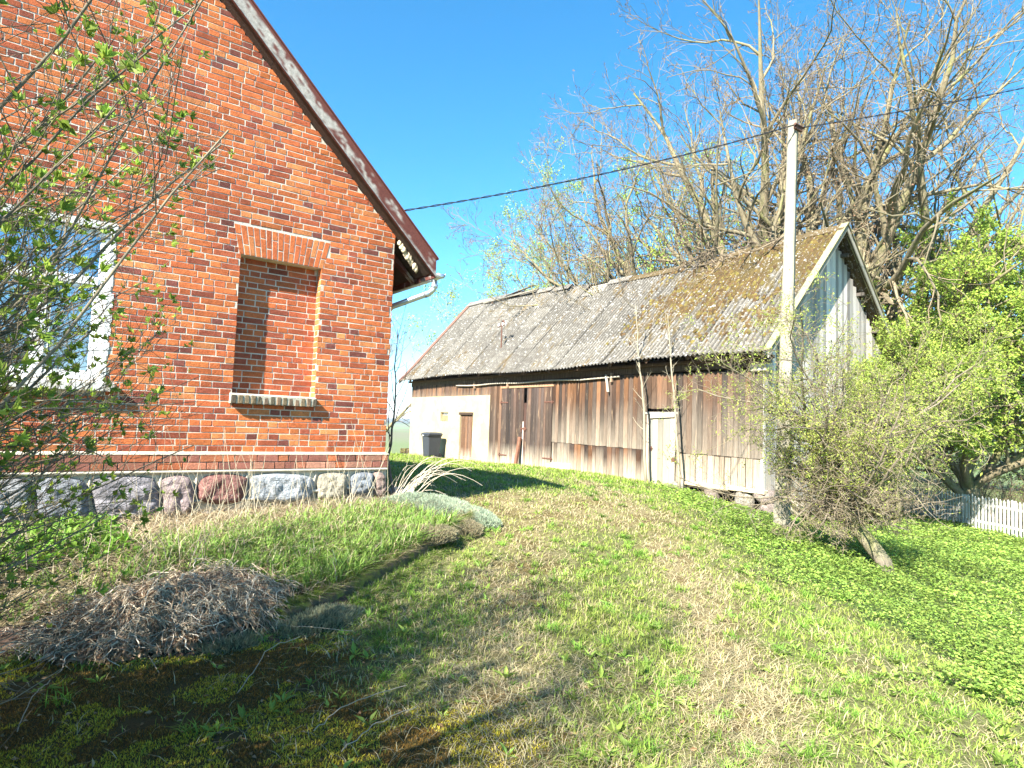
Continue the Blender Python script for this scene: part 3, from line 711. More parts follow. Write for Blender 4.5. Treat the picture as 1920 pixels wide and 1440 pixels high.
planks(lr, dl - .9, hole - .12, lambda y: gz(y) - .01, seam, XB + .004, bleach=1.0, bh=.8, w=(.14, .2))
planks(lr, hole + .12, dl - .02, lambda y: gz(y) + .22, seam, XB + .004, bleach=.8, bh=.9, w=(.14, .2))
planks(lr, hole - .115, hole + .115, lambda y: gz(y) - .01, lambda y: seam(y) - .26, XB + .004, bleach=1, bh=.8)
part(lr, 'lower_plank_row', MT['plank'], barn, label='bleached short planks left of the white door')
lb = MB(); lb.bar((XB - .045, hole + .1, gz(hole) + .12), (XB - .045, dl - .03, gz(dl) + .12), .03, .20, (.62, .56, .47)); lb.bar((XB - .05, dl + .2, gz(dl) + .1), (XB - .05, dl - .4, gz(dl) + .06), .03, .12, (.62, .56, .47))
part(lb, 'skirting_board', MT['plank'], barn)
# plastered bay with little door and window hole
pw = MB(); dA, dB = bwp(887, 800)[0], bwp(863, 800)[0]; dz = bwp(875, 773)[1]; wA, wB = bwp(841, 780)[0], bwp(827, 780)[0]; wz0, wz1 = bwp(834, 790)[1], bwp(834, 773)[1]
xa, xb = XB - .03, XB + .12
for a, b, z0, z1 in ((YP, dA, -.4, zfr + .05), (dA, dB, dz, zfr + .05), (dB, wA, -.4, zfr + .05), (wA, wB, -.4, wz0), (wA, wB, wz1, zfr + .05), (wB, Y1, -.4, zfr + .05)):
    pw.box((xa, a, z0), (xb, b, z1))
pw.box((XB - .0299, Y1 - .001, -.4), (XB + 3, Y1 + .02, 2.5))
part(pw, 'plaster_wall', MT['plaster'], barn, label='ochre white plastered end bay')
pd = MB(); planks(pd, dA + .01, dB - .01, float(gz(dA)) + .02, dz - .12, XB + .06, w=(.1, .15), bleach=.9, bh=.4, cols=[(.19, .10, .055), (.14, .08, .05)])
d1 = part(pd, 'door', MT['plank'], barn, label='small brown plank door in the plastered bay')
lt = MB(); lt.box((XB - .04, dA - .04, dz - .11), (XB + .1, dB + .10, dz + .0), bev=.008); part(lt, 'lintel', MT['dark_wood'], d1)
wh_ = MB(); wh_.box((XB + .10, wA, wz0), (XB + .115, wB, wz1)); wh_.box((XB + .055, wA + .07, wz0 + .03), (XB + .075, wB - .01, wz1 - .12), (.30, .19, .10)); part(wh_, 'window_hole', MT['plank'], barn)
st = MB(); 
for i in range(7):
    st.box((XB - .1 - rng.random() * .1, Y1 + .02 + i * .1, .1), (XB + .2, Y1 + .1 + i * .1, .28 + rng.random() * .14), bev=.03, jit=.02)
part(st, 'corner_masonry', MT['soil'], barn)
# big double door
zb_ = lambda y: gz(y) + .03
mid = (dl + dr) / 2 + .1
slot = bwp(983, 740)
for a, b, nm in ((dl + .02, mid - .012, 'near'), (mid + .012, dr - .02, 'far')):
    g_ = MB()
    if nm == 'near':
        planks(g_, a, b - .16, zb_, zdt - .02, XB - .012, w=(.12, .17), bleach=1.0, bh=.62, cols=[(.10, .062, .045), (.13, .075, .05), (.085, .06, .05)])
        planks(g_, b - .16, b, zb_, zdt - .55, XB - .012, w=(.16, .17), bleach=1.0, bh=.62, cols=[(.12, .062, .045)])
    else: planks(g_, a, b, zb_, zdt - .02, XB - .012, w=(.12, .17), bleach=1.0, bh=.62, cols=[(.09, .06, .048), (.075, .056, .048), (.12, .07, .05)])
    dd = part(g_, 'barn_door', MT['plank'], barn, label=('leaf with the rusty latch and the slot at its top' if nm == 'near' else 'greyer left leaf of the barn door'))
    e, s_ = (a, 1) if nm == 'near' else (b, -1)
    for z in (zdt - .55, gz(a) + .32):
        hh = MB(); hh.box((XB - .052, e - s_ * .10, z), (XB - .04, e + s_ * .42, z + .045), bev=.003); hh.tube([(XB - .055, e - s_ * .02, z - .04), (XB - .055, e - s_ * .02, z + .085)], .018, 8); part(hh, 'hinge', MT['iron'], dd)
    if nm == 'near':
        lk = MB(); zl_ = bwp(980, 803)[1]; lk.box((XB - .06, b - .20, zl_ - .04), (XB - .04, b + .16, zl_ + .02), bev=.004); lk.box((XB - .075, b - .16, zl_ - .09), (XB - .05, b - .04, zl_ + .05), bev=.01); lk.tube([(XB - .07, b + .08, zl_), (XB - .07, b + .08, zl_ - .14)], .02, 8)
        part(lk, 'latch', MT['iron'], dd)
fr = MB(); fr.box((XB - .05, dl - .06, zdt), (XB - .026, dr + .05, zdt + .08), (.36, .21, .12), .004); fr.box((XB - .045, mid - .035, gz(mid) + .05), (XB - .038, mid + .03, 1.75), (.5, .43, .36), .002)
part(fr, 'door_frame', MT['plank'], barn)
# white plank door with its lintel boards
wd = MB(); zwt = bwp(1240, 783)[1]; zwb = gz(wdl) - .04
planks(wd, wdl + .02, wdr - .09, lambda y: zwb, zwt, XB + .01, w=(.17, .26), cols=[(.44, .40, .31), (.38, .345, .27)], bleach=.3, bh=1.6, gapmax=.002, ragged_t=.0, ragged_b=.0)
wdo = part(wd, 'door', stdmat('faded_white_door', None, .9, ((5, .12), (22, .18)), (24, .004), (6, 6, .3), second=[((.38, .31, .22), 2.5, .56, .8, (5, 5, .4))]), barn, label='bleached white plank door at the near end')
hd = MB(); hd.box((XB - .03, wdr - .20, 1.02), (XB - .014, wdr - .15, 1.14)); hd.bar((XB - .05, wdr - .17, 1.09), (XB - .05, wdr - .27, 1.09), .012, .02); part(hd, 'handle', MT['iron'], wdo)
hd = MB(); hd.box((XB - .03, wdl + .0, .76), (XB - .014, wdl + .12, .87)); part(hd, 'hinge', MT['iron'], wdo)
lw = MB(); lw.box((XB - .045, wdl - .08, zwt + .09), (XB - .022, wdr + .1, zwt + .16), (.30, .27, .23), .004); lw.bar((XB - .05, wdl - .03, zwt + .075), (XB - .05, wdr - .15, zwt + .03), .02, .11, (.55, .48, .38))
lw.box((XB - .03, wdr - .085, gz(wdr)), (XB - .005, wdr + .0, zwt + .08), (.45, .36, .27), .004)
part(lw, 'door_frame', MT['plank'], barn)
# eave beam, purlin stubs, hanging pole
ev = MB(); ev.box((XB - .02, Y0 - .12, 3.24), (XB + .12, Y1 + .1, 3.42), bev=.01, col=(.12, .075, .045)); ev.box((XB - .14, Y0 - .3, 3.42), (XB - .02, Y1 + .2, 3.5), bev=.01, col=(.12, .07, .04))
part(ev, 'wall_plate', MT['plank'], barn)
for i in range(13):
    y = Y0 + .5 + i * 1.42
    r_ = MB(); z_ = float(zroof(XEV + .1, y)); r_.prism([(XEV + .08, z_ - .16), (XB + .05, z_ + .30), (XB + .05, z_ + .42), (XEV + .08, z_ - .03)], 1, y, y + .1, (.16, .09, .055)); part(r_, 'rafter_end', MT['plank'], barn)
ya, yb = bwp(860, 712)[0], bwp(1165, 712)[0]
hp = MB(); k = 12; yy = np.linspace(ya, yb, k); hp.tube(np.stack([np.full(k, XB - .10), yy, 3.16 + .02 * np.sin(yy * 2)], -1), .028, 6, (.42, .36, .28))
for y in (ya - 1.4, (ya + yb) / 2 + 1, yb + .3): hp.box((XB - .12, y, 3.02), (XB - .03, y + .07, 3.3), (.3, .2, .13), .005)
hp.bar((XB - .13, bwp(1142, 700)[0], 3.25), (XB - .13, bwp(1146, 725)[0], 2.72), .08, .03, (.55, .5, .42))
part(hp, 'hanging_pole', MT['plank'], barn)
# ---- gable end of grey planks
ge = MB()
zsg = 2.15
rk = lambda x: float(zroof(x, Y0)) - .05
planks(ge, XB + .0, XB2, lambda x: zsg - .02, rk, Y0 + .015, w=(.14, .2), axis='x', cols=[(.48, .45, .41), (.60, .56, .50), (.38, .35, .32), (.66, .62, .56)], bleach=.15, gapmax=.012, ragged_t=0, ragged_b=.06)
planks(ge, XB + .0, XB2, lambda x: float(hgt(x, Y0 - .2)) + .28, zsg, Y0 + .035, w=(.14, .2), axis='x', cols=[(.42, .40, .37), (.52, .49, .45), (.34, .32, .30)], bleach=.8, bh=1.2, gapmax=.015)
part(ge, 'gable_planks', MT['grey_plank'], barn, label='silver grey planks of the gable end')
gc = MB(); gc.box((XB - .015, Y0 - .005, .2), (XB + .10, Y0 + .07, 3.23), (.5, .45, .38), .008); gc.box((XB - .12, Y0 - .2, 3.12), (XB + .1, Y0 + .3, 3.30), (.5, .44, .36), .02)
part(gc, 'corner_post', MT['grey_plank'], barn)
# far gable
planks_far = MB(); planks(planks_far, XB, XB2, 2.4, lambda x: float(zroof(x, Y1)) - .05, Y1 + .02, w=(.2, .3), axis='x', face=1, cols=[(.3, .25, .2)]); planks(planks_far, Y0, Y1, lambda y: float(hgt(XB2, y)), 3.3, XB2, w=(.3, .4), face=1, cols=[(.3, .27, .22)])
part(planks_far, 'rear_planks', MT['plank'], barn)
# verge boards
for yv, nm in ((8.12, 'near'), (27.02, 'far')):
    vb = MB(); k = 14
    for sg in (0, 1):
        for i in range(k):
            xa = XEV - .03 + (XRG - XEV + .03) * i / k; xb = XEV - .03 + (XRG - XEV + .03) * (i + 1) / k
            if sg: xa, xb = 2 * XRG - xa, 2 * XRG - xb
            za, zb2 = float(zroof(xa, yv)), float(zroof(xb, yv))
            vb.prism([(xa, za - .12), (xb, zb2 - .12), (xb, zb2 + .07), (xa, za + .07)], 1, yv - .0, yv + .03, (.30, .28, .22) if nm == 'near' else (.30, .19, .14))
            if nm == 'near': vb.prism([(xa, za + .075), (xb, zb2 + .075), (xb, zb2 + .10), (xa, za + .10)], 1, yv - .03, yv + .16, (.30, .29, .15))
            else: vb.prism([(xa, za + .075), (xb, zb2 + .075), (xb, zb2 + .12), (xa, za + .12)], 1, yv - .25, yv + .04, (.20, .10, .07))
    part(vb, 'verge_board', MT['grey_plank'], barn, label='pale boards edging the near gable' if nm == 'near' else 'rusty brown edging of the far gable')
for i in range(8):                                   # purlins carrying the verge
    x = XEV + .5 + i * .95
    pu = MB(); z_ = float(zroof(x, Y0)) - .12; pu.box((x - .05, 8.34, z_ - .06), (x + .05, Y0 + .03, z_ + .04), (.10, .085, .07), .008); part(pu, 'purlin', MT['grey_plank'], barn)
# ---- corrugated roof: separate overlapping sheets
rs = MB(); wl_ = .15; ncol = 17; nrow = 4
ys = np.linspace(8.12, 27.0, ncol + 1)
for side in (0, 1):
    for c in range(ncol):
        for r_ in range(nrow):
            ya, yb = ys[c] - .02, ys[c + 1] + .04
            xa = XEV + (XRG - XEV) * r_ / nrow - (.0 if r_ else .03 + rng.random() * .05); xb = XEV + (XRG - XEV) * (r_ + 1) / nrow + (.06 if r_ < nrow - 1 else .0)
            if side == 0 and r_ == nrow - 1 and c in (8,): xb -= .42
            if side == 0 and r_ == nrow - 1 and c in (13, 14): xb -= .20
            ny = int((yb - ya) / wl_ * 8); nx = 7; yy = np.linspace(ya, yb, ny); xx = np.linspace(xa, xb, nx)
            Xg, Yg = np.meshgrid(xx, yy, indexing='ij'); Xm = Xg if side == 0 else 2 * XRG - Xg
            lift = .012 * (1 - (Xg - xa) / (xb - xa)) + rng.random() * .006 + (.003 if c % 2 else 0)
            dy = (rng.random() - .5) * .02; rot = (rng.random() - .5) * .02
            Z = zroof(Xm, Yg) + .03 + lift + .028 * np.sin(Yg / wl_ * 2 * np.pi + rot * Xg) + (rng.random() - .5) * .01
            V = np.stack([Xm, Yg + dy, Z], -1).reshape(-1, 3); V2 = V - (0, 0, .007)
            i, j = np.meshgrid(np.arange(nx - 1), np.arange(ny - 1), indexing='ij'); q = (i * ny + j).ravel(); Q = np.stack([q, q + ny, q + ny + 1, q + 1], -1)
            e = []
            for jj in range(ny - 1): e.append([jj, jj + 1, nx * ny + jj + 1, nx * ny + jj])
            for ii in range(nx - 1): e.append([ii * ny, (ii + 1) * ny, nx * ny + (ii + 1) * ny, nx * ny + ii * ny]); e.append([ii * ny + ny - 1, (ii + 1) * ny + ny - 1, nx * ny + (ii + 1) * ny + ny - 1, nx * ny + ii * ny + ny - 1])
            base = np.array([.215, .195, .16]) * (.82 + .36 * rng.random())
            # moss grows on the near, upper part (real growth, stays put)
            n = fbm(Xm * 1 + 3, Yg, 1.6).reshape(-1); n2 = fbm(Xm, Yg * 1.5, 6).reshape(-1)
            m_ = np.clip((14.4 - V[:, 1]) / 2.6, 0, 1) * np.clip((V[:, 0] - 13.8 if side == 0 else 3.4) / 2.4, .10, 1)
            mm = np.clip((m_ * 1.15 + (n - .5) * 1.5 + (n2 - .5) * 2.6 - .50) * 3.2, 0, 1)[:, None]
            mc_ = (np.array([.085, .05, .02]) * n[:, None] * 1.3 + np.array([.12, .095, .022]) * (1 - n[:, None]) * .9) * (.35 + .75 * n2[:, None])
            dk = np.clip((n - .35) * 2, .7, 1)[:, None] * (.74 + .36 * np.sin(Yg / wl_ * 2 * np.pi + rot * Xg)).reshape(-1, 1)  # valleys darker: dirt, and wave shading painted into the colour
            edge = np.clip(np.minimum(Yg - ya, (yb - Yg)) / .085, 0, 1).reshape(-1, 1); dk = dk * (.25 + .75 * edge)  # sheet side edges darkened: overlap shadow painted into the colour
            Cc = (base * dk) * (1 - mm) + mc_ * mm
            V[:, 2] += mm[:, 0] * (.012 + .03 * n2) * (m_ > .01)
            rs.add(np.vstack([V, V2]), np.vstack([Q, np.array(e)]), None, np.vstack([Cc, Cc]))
mroof = stdmat('asbestos_sheet', None, .95, ((2.2, .22), (14, .32), (45, .45)), (50, .012), second=[((.46, .44, .40), 13, .57, .66, (1, 1, 1)), ((.07, .055, .035), 10, .60, .70, (1, .5, 1))])
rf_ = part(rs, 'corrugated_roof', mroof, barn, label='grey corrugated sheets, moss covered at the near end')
# battens seen in the missing ridge piece, ridge caps
bt = MB()
for i in range(5):
    x = XRG - .44 + i * .1; bt.box((x, ys[8] - .1, float(zroof(x, ys[8])) - .05), (x + .05, ys[9] + .1, float(zroof(x, ys[8])) + .0), (.52, .46, .36))
part(bt, 'roof_batten', MT['plank'], rf_)
for c in range(0, 17):
    if c in (8, 9, 4): continue
    ya, yb = ys[c], ys[c + 1] + .05; zz = float(zroof(XRG, (ya + yb) / 2)) + .085 + rng.random() * .02
    cc = np.array([.19, .17, .14]) * (.7 + .4 * rng.random()) if c > 6 else np.array([.10, .07, .03])
    rc = MB(); rc.prism([(XRG - .24, zz - .25), (XRG, zz - .02), (XRG, zz + .0), (XRG - .25, zz - .23)], 1, ya, yb, cc); rc.prism([(XRG + .24, zz - .25), (XRG, zz - .02), (XRG, zz + .0), (XRG + .25, zz - .23)], 1, ya, yb, cc); part(rc, 'ridge_cap', mroof, rf_)
# loose boards lying along the ridge at the far end
lo_ = MB(); z_ = float(zroof(XRG - .1, 22)) + .2
lo_.bar((XRG - .35, 25.2, z_ - .22), (XRG - .3, 21.3, z_ - .16), .10, .04, (.30, .26, .2)); lo_.bar((XRG - .1, 23.6, z_ - .02), (XRG - .05, 21.8, z_ + .16), .12, .03, (.2, .17, .14))
part(lo_, 'ridge_board', MT['plank'], rf_)
# ---- foundation: fieldstones and a sill beam along the near end
sb = MB(); k = 10; ybm = [bwp(1288, 893)[0], Y0 - .55]
for a, b in ((bwp(1288, 893)[0], 10.35), (10.33, 9.45), (9.43, Y0 - .1)):
    sb.bar((XB - .04, a, .225 - .0 * a), (XB - .04, b, .21), .16, .11, (.55, .44, .30), bev=.015, jit=.012)
part(sb, 'sill_beam', MT['plank'], barn, label='pale rotting sill beam at the near corner')
def rock(mb, c, r, col, n=8):
    a = np.linspace(0, np.pi, n); b = np.linspace(0, 2 * np.pi, n + 3)[:-1]; m = n + 2
    off = rng.random(3) * 50; V = []
    for p in a:
        for q in b:
            d = np.array([math.sin(p) * math.cos(q), math.sin(p) * math.sin(q), math.cos(p)])
            d = np.sign(d) * np.abs(d) ** .75
            V.append(np.array(c) + d * np.array(r) * (.82 + .4 * float(vnoise(d[0] + off[0], d[1] + d[2] * .7 + off[1], 1.6))))
    mb.add(V, [[p * m + q, p * m + (q + 1) % m, (p + 1) * m + (q + 1) % m, (p + 1) * m + q] for p in range(n - 1) for q in range(m)], None, col)
def stone_col(): return [(.30, .27, .23), (.36, .33, .29), (.24, .19, .16), (.30, .27, .22)][rng.integers(4)]
for y in (11.15, 10.98, 10.1, 9.95, 9.15, 8.95):
    f_ = MB(); zt_ = .16; z0 = float(hgt(13.9, y)); rock(f_, (XB + .05, y, (zt_ + z0) / 2 - .03), (.16, .13, (zt_ - z0) / 2 + .1), stone_col()); part(f_, 'foundation_stone', MT['stone'], barn, smooth=True)
x = XB - .1
while x < XB2:
    w = .35 + rng.random() * .5; z0 = float(hgt(x, 8.4)); zt_ = z0 + .30; z = z0 - .12
    while z < zt_ + .12:
        h_ = .2 + rng.random() * .2; f_ = MB(); rock(f_, (x + w / 2, Y0 + .10 - rng.random() * .2, z + h_ / 2), (w * .56, .20, h_ * .62), stone_col()); part(f_, 'foundation_stone', MT['stone'], barn, smooth=True); z += h_
    x += w
# rotten timber hanging under the near corner
rt = MB()
for i in range(11):
    a = np.array([XB + .1 + rng.random() * .7, Y0 - .12 - rng.random() * .12, .28 - rng.random() * .25]); rt.bar(a, a + np.array([.5 + rng.random() * .5, -.05 - rng.random() * .2, -.25 - rng.random() * .35]), .04 + rng.random() * .1, .02 + rng.random() * .04, (.60, .5, .38), jit=.012)
part(rt, 'rotten_timber', MT['plank'], barn, label='splintered rotten timbers at the near corner')
# moss cushions on the roof
mo = MB(); cnt = 0
while cnt < 3000:
    y = 8.3 + rng.random() * 6.0; x = 13.8 + rng.random() ** .75 * 3.4
    if rng.random() > np.clip((14.6 - y) / 3.5, .05, 1) * np.clip((x - 13.6) / 1.6, .1, 1): continue
    if fbm(x, y, 1.6) < .42: continue
    r_ = .018 + rng.random() ** 2 * .06; z_ = float(zroof(x, y)) + .05 + .012; th = np.linspace(0, 2 * np.pi, 7)[:-1]
    V = [(x + r_ * .8 * math.cos(t_), y + r_ * math.sin(t_), z_ + .98 * r_ * .8 * math.cos(t_) - .01) for t_ in th] + [(x - r_ * .25, y, z_ + r_ * .62)] + [(x + r_ * .45 * math.cos(t_), y + r_ * .6 * math.sin(t_), z_ + .5 * r_ * math.cos(t_) + r_ * .42) for t_ in th]
    T = []
    Q = [[i, (i + 1) % 6, 7 + (i + 1) % 6, 7 + i] for i in range(6)]; T = [[7 + i, 7 + (i + 1) % 6, 6] for i in range(6)]
    mo.add(V, Q, T, np.array([(.12, .08, .022), (.08, .05, .02), (.15, .12, .03), (.10, .06, .025)][rng.integers(4)]) * (.7 + .6 * rng.random())); cnt += 1
part(mo, 'moss', stdmat('moss_cushion', None, 1, ((30, .3),), (80, .02)), rf_, kind='stuff')
# iron mast on the roof
mp_ = on_x(940, 670, 14.9); mx = 14.55; my = on_x(939, 672, mx)[1]; mz = float(zroof(mx, my))
ms = MB(); ms.tube([(mx, my, mz - .02), (mx, my, mz + 1.02), (mx, my - .03, mz + 1.12), (mx - .05, my - .14, mz + 1.15), (mx - .05, my - .24, mz + 1.05)], .026, 8)
ms.tube([(mx, my + .28, mz + .93), (mx, my - .30, mz + .99)], .02, 6); rm_ = part(ms, 'roof_mast', MT['iron'], barn, label='rusty service mast bracket standing on the roof')
for yo in (.22, -.05, -.25): isx = MB(); isx.tube([(mx, my + yo, mz + .96), (mx, my + yo, mz + 1.08)], [.028, .034], 8); part(isx, 'insulator', MT['white_paint'], rm_)

# ------------------------------------------------------------------ flower bed
def hbed(x, y):
    h = hgt(x, y); tgt = .40 + .045 * (np.asarray(x) - .9); d = np.clip(pdist(x, y, KERB) / 1.3, 0, 1)
    return h + .115 + np.maximum(tgt - h - .115, 0) * d * d * (3 - 2 * d)
def make_bed():
    s = .045; gx_ = np.arange(-3.2, 5.3, s); gy_ = np.arange(4.4, 9.6, s); X, Y = np.meshgrid(gx_, gy_, indexing='ij')
    d = pdist(X, Y, KERB); ins = inside(X, Y, BED); d = np.where(ins, d, -d)
    Z = np.where(d > 0, hbed(X, Y) - .04 * np.clip(1 - d / .12, 0, 1), hgt(X, Y) - .12)
    Z += (fbm(X, Y, 5) - .5) * .05 * (d > 0)
    n, m = X.shape; i, j = np.meshgrid(np.arange(n - 1), np.arange(m - 1), indexing='ij'); q = (i * m + j).ravel()
    f = (d > -.09); ok = f[:-1, :-1] & f[1:, :-1] & f[:-1, 1:] & f[1:, 1:]; q = q[ok.ravel()]
    nn = fbm(X, Y, 3)[..., None]
    C = np.array([.10, .075, .04]) * (1 - nn) + np.array([.22, .18, .09]) * nn
    tag(mesh_np('flower_bed', np.stack([X, Y, Z], -1).reshape(-1, 3), np.stack([q, q + m, q + m + 1, q + 1], -1), None, stdmat('bed_soil', None, 1, ((12, .3),), (50, .02)), None, C.reshape(-1, 3), True), kind='structure')
make_bed()
def path_along(pl, step):
    out = []
    for (a, b) in zip(pl[:-1], pl[1:]):
        n = max(1, int(np.hypot(*(b - a)) / step))
        for k in range(n): out.append(a + (b - a) * k / n)
    out.append(pl[-1]); return np.array(out)
kb = MB(); kp_ = path_along(KERB[4:14], .07); n = len(kp_)
T_ = np.gradient(kp_, axis=0); T_ /= np.linalg.norm(T_, axis=1)[:, None]; Nn = np.stack([T_[:, 1], -T_[:, 0]], -1)
V = []; prof = [(.01, -.06), (.025, .05), (.02, .11), (-.01, .135), (-.07, .14), (-.10, .10)]
for k in range(n):
    z = float(hgt(*kp_[k])); 
    for (o_, h_) in prof:
        j_ = (rng.random(2) - .5) * .022; p = kp_[k] + Nn[k] * (o_ + j_[0]); V.append((p[0], p[1], z + h_ + j_[1]))
m = len(prof); kb.add(V, [[k * m + i, (k + 1) * m + i, (k + 1) * m + i + 1, k * m + i + 1] for k in range(n - 1) for i in range(m - 1)])
ko = part(kb, 'bed_edging', MT['soil'], None, smooth=True) if False else kb.build('bed_edging', MT['soil'], None, True)
tag(ko, 'dark mossy crumbling edging along the raised flower bed', 'edging')

# ------------------------------------------------------------------ leaves and blades
def hvar(c, n, v=.25, hue=.12):
    c = np.array(c)[None] * (1 + (rng.random((n, 1)) - .5) * 2 * v)
    return c * (1 + (rng.random((n, 3)) - .5) * 2 * hue * np.array([1, .4, .6]))
def blade_mesh(name, x, y, z, h, w, lean, ang, col, mat, tip=.0, curl=1.0, obj=True):
    """arched blades: two quads narrowing to a tip"""
    n = len(x); ca, sa = np.cos(ang), np.sin(ang); px, py = -sa * w / 2, ca * w / 2
    B = np.stack([x, y, z], -1)
    def at(t, wd):
        l = lean * h * t ** 1.6; zz = h * t * (1 - .45 * lean * t * curl); c = B + np.stack([ca * l, sa * l, zz], -1)
        o = np.stack([px * wd, py * wd, np.zeros(n)], -1); return c - o, c + o
    a, b = at(0, 1); c, d = at(.5, .9); e, f = at(1.0, .12)
    V = np.stack([a, b, c, d, e], 1).reshape(-1, 3)
    i = np.arange(n)[:, None] * 5
    Q = i + np.array([[0, 1, 3, 2]]); T = i + np.array([[2, 3, 4]])
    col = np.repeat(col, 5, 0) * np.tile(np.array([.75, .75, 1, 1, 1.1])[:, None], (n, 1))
    return mesh_np(name, V, Q, T, mat, None, col) if obj else (V, Q, T, col)
def leaf_geo(P, D, Nn, L, Wd, col, fold=.25):
    """pointed leaves folded on the midrib. P base, D direction, Nn normal"""
    n = len(P); D = nrm(D); S_ = nrm(np.cross(D, Nn)); U_ = np.cross(S_, D); L = L[:, None]; Wd = Wd[:, None]
    m1 = P + D * L * .42; t = P + D * L - U_ * L * .12
    V = np.stack([P, m1 - S_ * Wd / 2 + U_ * Wd * fold, t, m1 + S_ * Wd / 2 + U_ * Wd * fold], 1).reshape(-1, 3)
    i = np.arange(n)[:, None] * 4
    T = np.concatenate([i + np.array([[0, 3, 2]]), i + np.array([[0, 2, 1]])])
    return V, T, np.repeat(col, 4, 0)
def scatter(N, r0, r1, power, a0=-56, a1=52):
    u = rng.random(N); e = 2 - power
    r = (r0 ** e + u * (r1 ** e - r0 ** e)) ** (1 / e); a = math.atan2(FH[1], FH[0]) + np.radians(-(a0 + rng.random(N) * (a1 - a0)))
    return r * np.cos(a), r * np.sin(a), r
# lawn: one mass of blades
def make_lawn():
    x, y, r = scatter(560000, 1.5, 36, 1.75); k = ~blocked(x, y); x, y, r = x[k], y[k], r[k]
    R = regions(x, y); n = len(x); p = rng.random(n)
    keep = (p < 1 - .80 * R['dry'] - .0) & (rng.random(n) > R['moss'] * .975) & (rng.random(n) > R['elder'] * .85)
    bare = fbm(x + 9, y, 4.3) > .12 + .45 * rng.random(n)
    k = keep & bare; x, y, r = x[k], y[k], r[k]; R = {a: b[k] for a, b in R.items()}; n = len(x)
    sc = np.maximum(1, (r / 3.2)) ** .8
    h = (.022 + .055 * rng.random(n) ** 1.4) * (.45 + 1.2 * fbm(x, y, 1.1)) * (.6 + .8 * vnoise(x, y, 9)) * np.maximum(1, (r / 6)) ** .45; w = .0038 * sc * (.7 + .6 * rng.random(n))
    g = fbm(x - 20, y + 3, .9)[:, None]; c = np.array([.24, .36, .055]) * g * 2 * .55 + np.array([.36, .40, .09]) * (1 - g) * 2 * .45
    far = np.clip((r - 9) / 8, 0, 1)[:, None]; c = c * (1 - far) + np.array([.27, .38, .06]) * far
    dry = (rng.random(n) < .13 + .55 * R['dry'])[:, None]; c = np.where(dry, np.array([.50, .42, .22]) * (.7 + .5 * rng.random((n, 1))), c) * (.75 + .5 * rng.random((n, 1)))
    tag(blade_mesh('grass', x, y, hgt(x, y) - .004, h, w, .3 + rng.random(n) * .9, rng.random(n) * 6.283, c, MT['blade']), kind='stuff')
    # dead straw lying in the worn tracks
    x, y, r = scatter(230000, 1.5, 24, 1.75); k = ~blocked(x, y); x, y, r = x[k], y[k], r[k]; R = regions(x, y); n = len(x)
    k = rng.random(n) < (.10 + .80 * R['dry']) * (1 - R['moss'] * .9) * (1 - .8 * R['elder']); x, y, r = x[k], y[k], r[k]; n = len(x)
    sc = np.maximum(1, (r / 3.2)) ** .8
    c = np.array([.50, .42, .24]) * (.55 + .7 * rng.random((n, 1))) * (1 + (rng.random((n, 3)) - .5) * .12)
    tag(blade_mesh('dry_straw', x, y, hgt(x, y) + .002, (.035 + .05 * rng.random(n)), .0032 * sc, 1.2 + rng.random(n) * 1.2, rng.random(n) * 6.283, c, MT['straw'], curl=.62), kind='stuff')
make_lawn()
def make_moss():
    N = 230000; x = -1.6 + rng.random(N) * 4.6; y = 1.6 + rng.random(N) * 3.7; R = regions(x, y); k = (rng.random(N) < R['moss'] * 1.2) & (fbm(x + 3, y, 2.6) > .28 + .1 * rng.random(N)); x, y = x[k], y[k]; n = len(x)
    g = fbm(x * 1, y, 3.2)[:, None]; c = np.where(g > .50, np.array([.55, .46, .05]), np.array([.26, .15, .035])) * (.5 + .9 * rng.random((n, 1)))
    tag(blade_mesh('moss', x, y, hgt(x, y) - .002, .008 + .016 * rng.random(n), np.full(n, .0045), .2 + rng.random(n) * .8, rng.random(n) * 6.283, c, MT['blade']), kind='stuff')
    # fallen leaves and twigs on the moss
    n = 700; x = -1.2 + rng.random(n) * 4.2; y = 1.8 + rng.random(n) * 3.4; P = np.stack([x, y, hgt(x, y) + .012], -1); D = rng.normal(size=(n, 3)) * (1, 1, .25); Nn = rng.normal(size=(n, 3)) * .5 + (0, 0, 1)
    V, T, C = leaf_geo(P, D, Nn, .02 + .03 * rng.random(n), .012 + .012 * rng.random(n), hvar((.30, .20, .11), n, .5))
    tag(mesh_np('leaf_litter', V, None, T, MT['straw'], None, C), kind='stuff')
make_moss()
# ground elder carpet on the slope
def make_elder():
    x, y, r = scatter(380000, 2.2, 30, 1.6, -20, 56); k = ~blocked(x, y); x, y, r = x[k], y[k], r[k]; R = regions(x, y)
    k = rng.random(len(x)) < R['elder'] * np.clip(.25 + 1.6 * (fbm(x, y + 5, 1.3) - .2), .15, 1); x, y, r = x[k], y[k], r[k]; n = len(x)
    sc = np.maximum(1, r / 7) ** .75; h = (.03 + .09 * rng.random(n)) * (.5 + fbm(x, y, 2.0)); P = np.stack([x, y, hgt(x, y) + h], -1)
    a = rng.random(n) * 6.283; D = np.stack([np.cos(a), np.sin(a), (rng.random(n) - .35) * .9], -1); Nn = rng.normal(size=(n, 3)) * .35 + (0, 0, 1)
    c = np.array([.28, .40, .075]) * (.45 + .95 * rng.random((n, 1))) * (.55 + .9 * fbm(x + 8, y, .8)[:, None])
    V, T, C = leaf_geo(P, D, Nn, (.024 + .024 * rng.random(n)) * sc, (.017 + .014 * rng.random(n)) * sc, c * (1 + (rng.random((n, 3)) - .5) * .2))
    tag(mesh_np('ground_elder', V, None, T, MT['leaf'], None, C), kind='stuff')
make_elder()
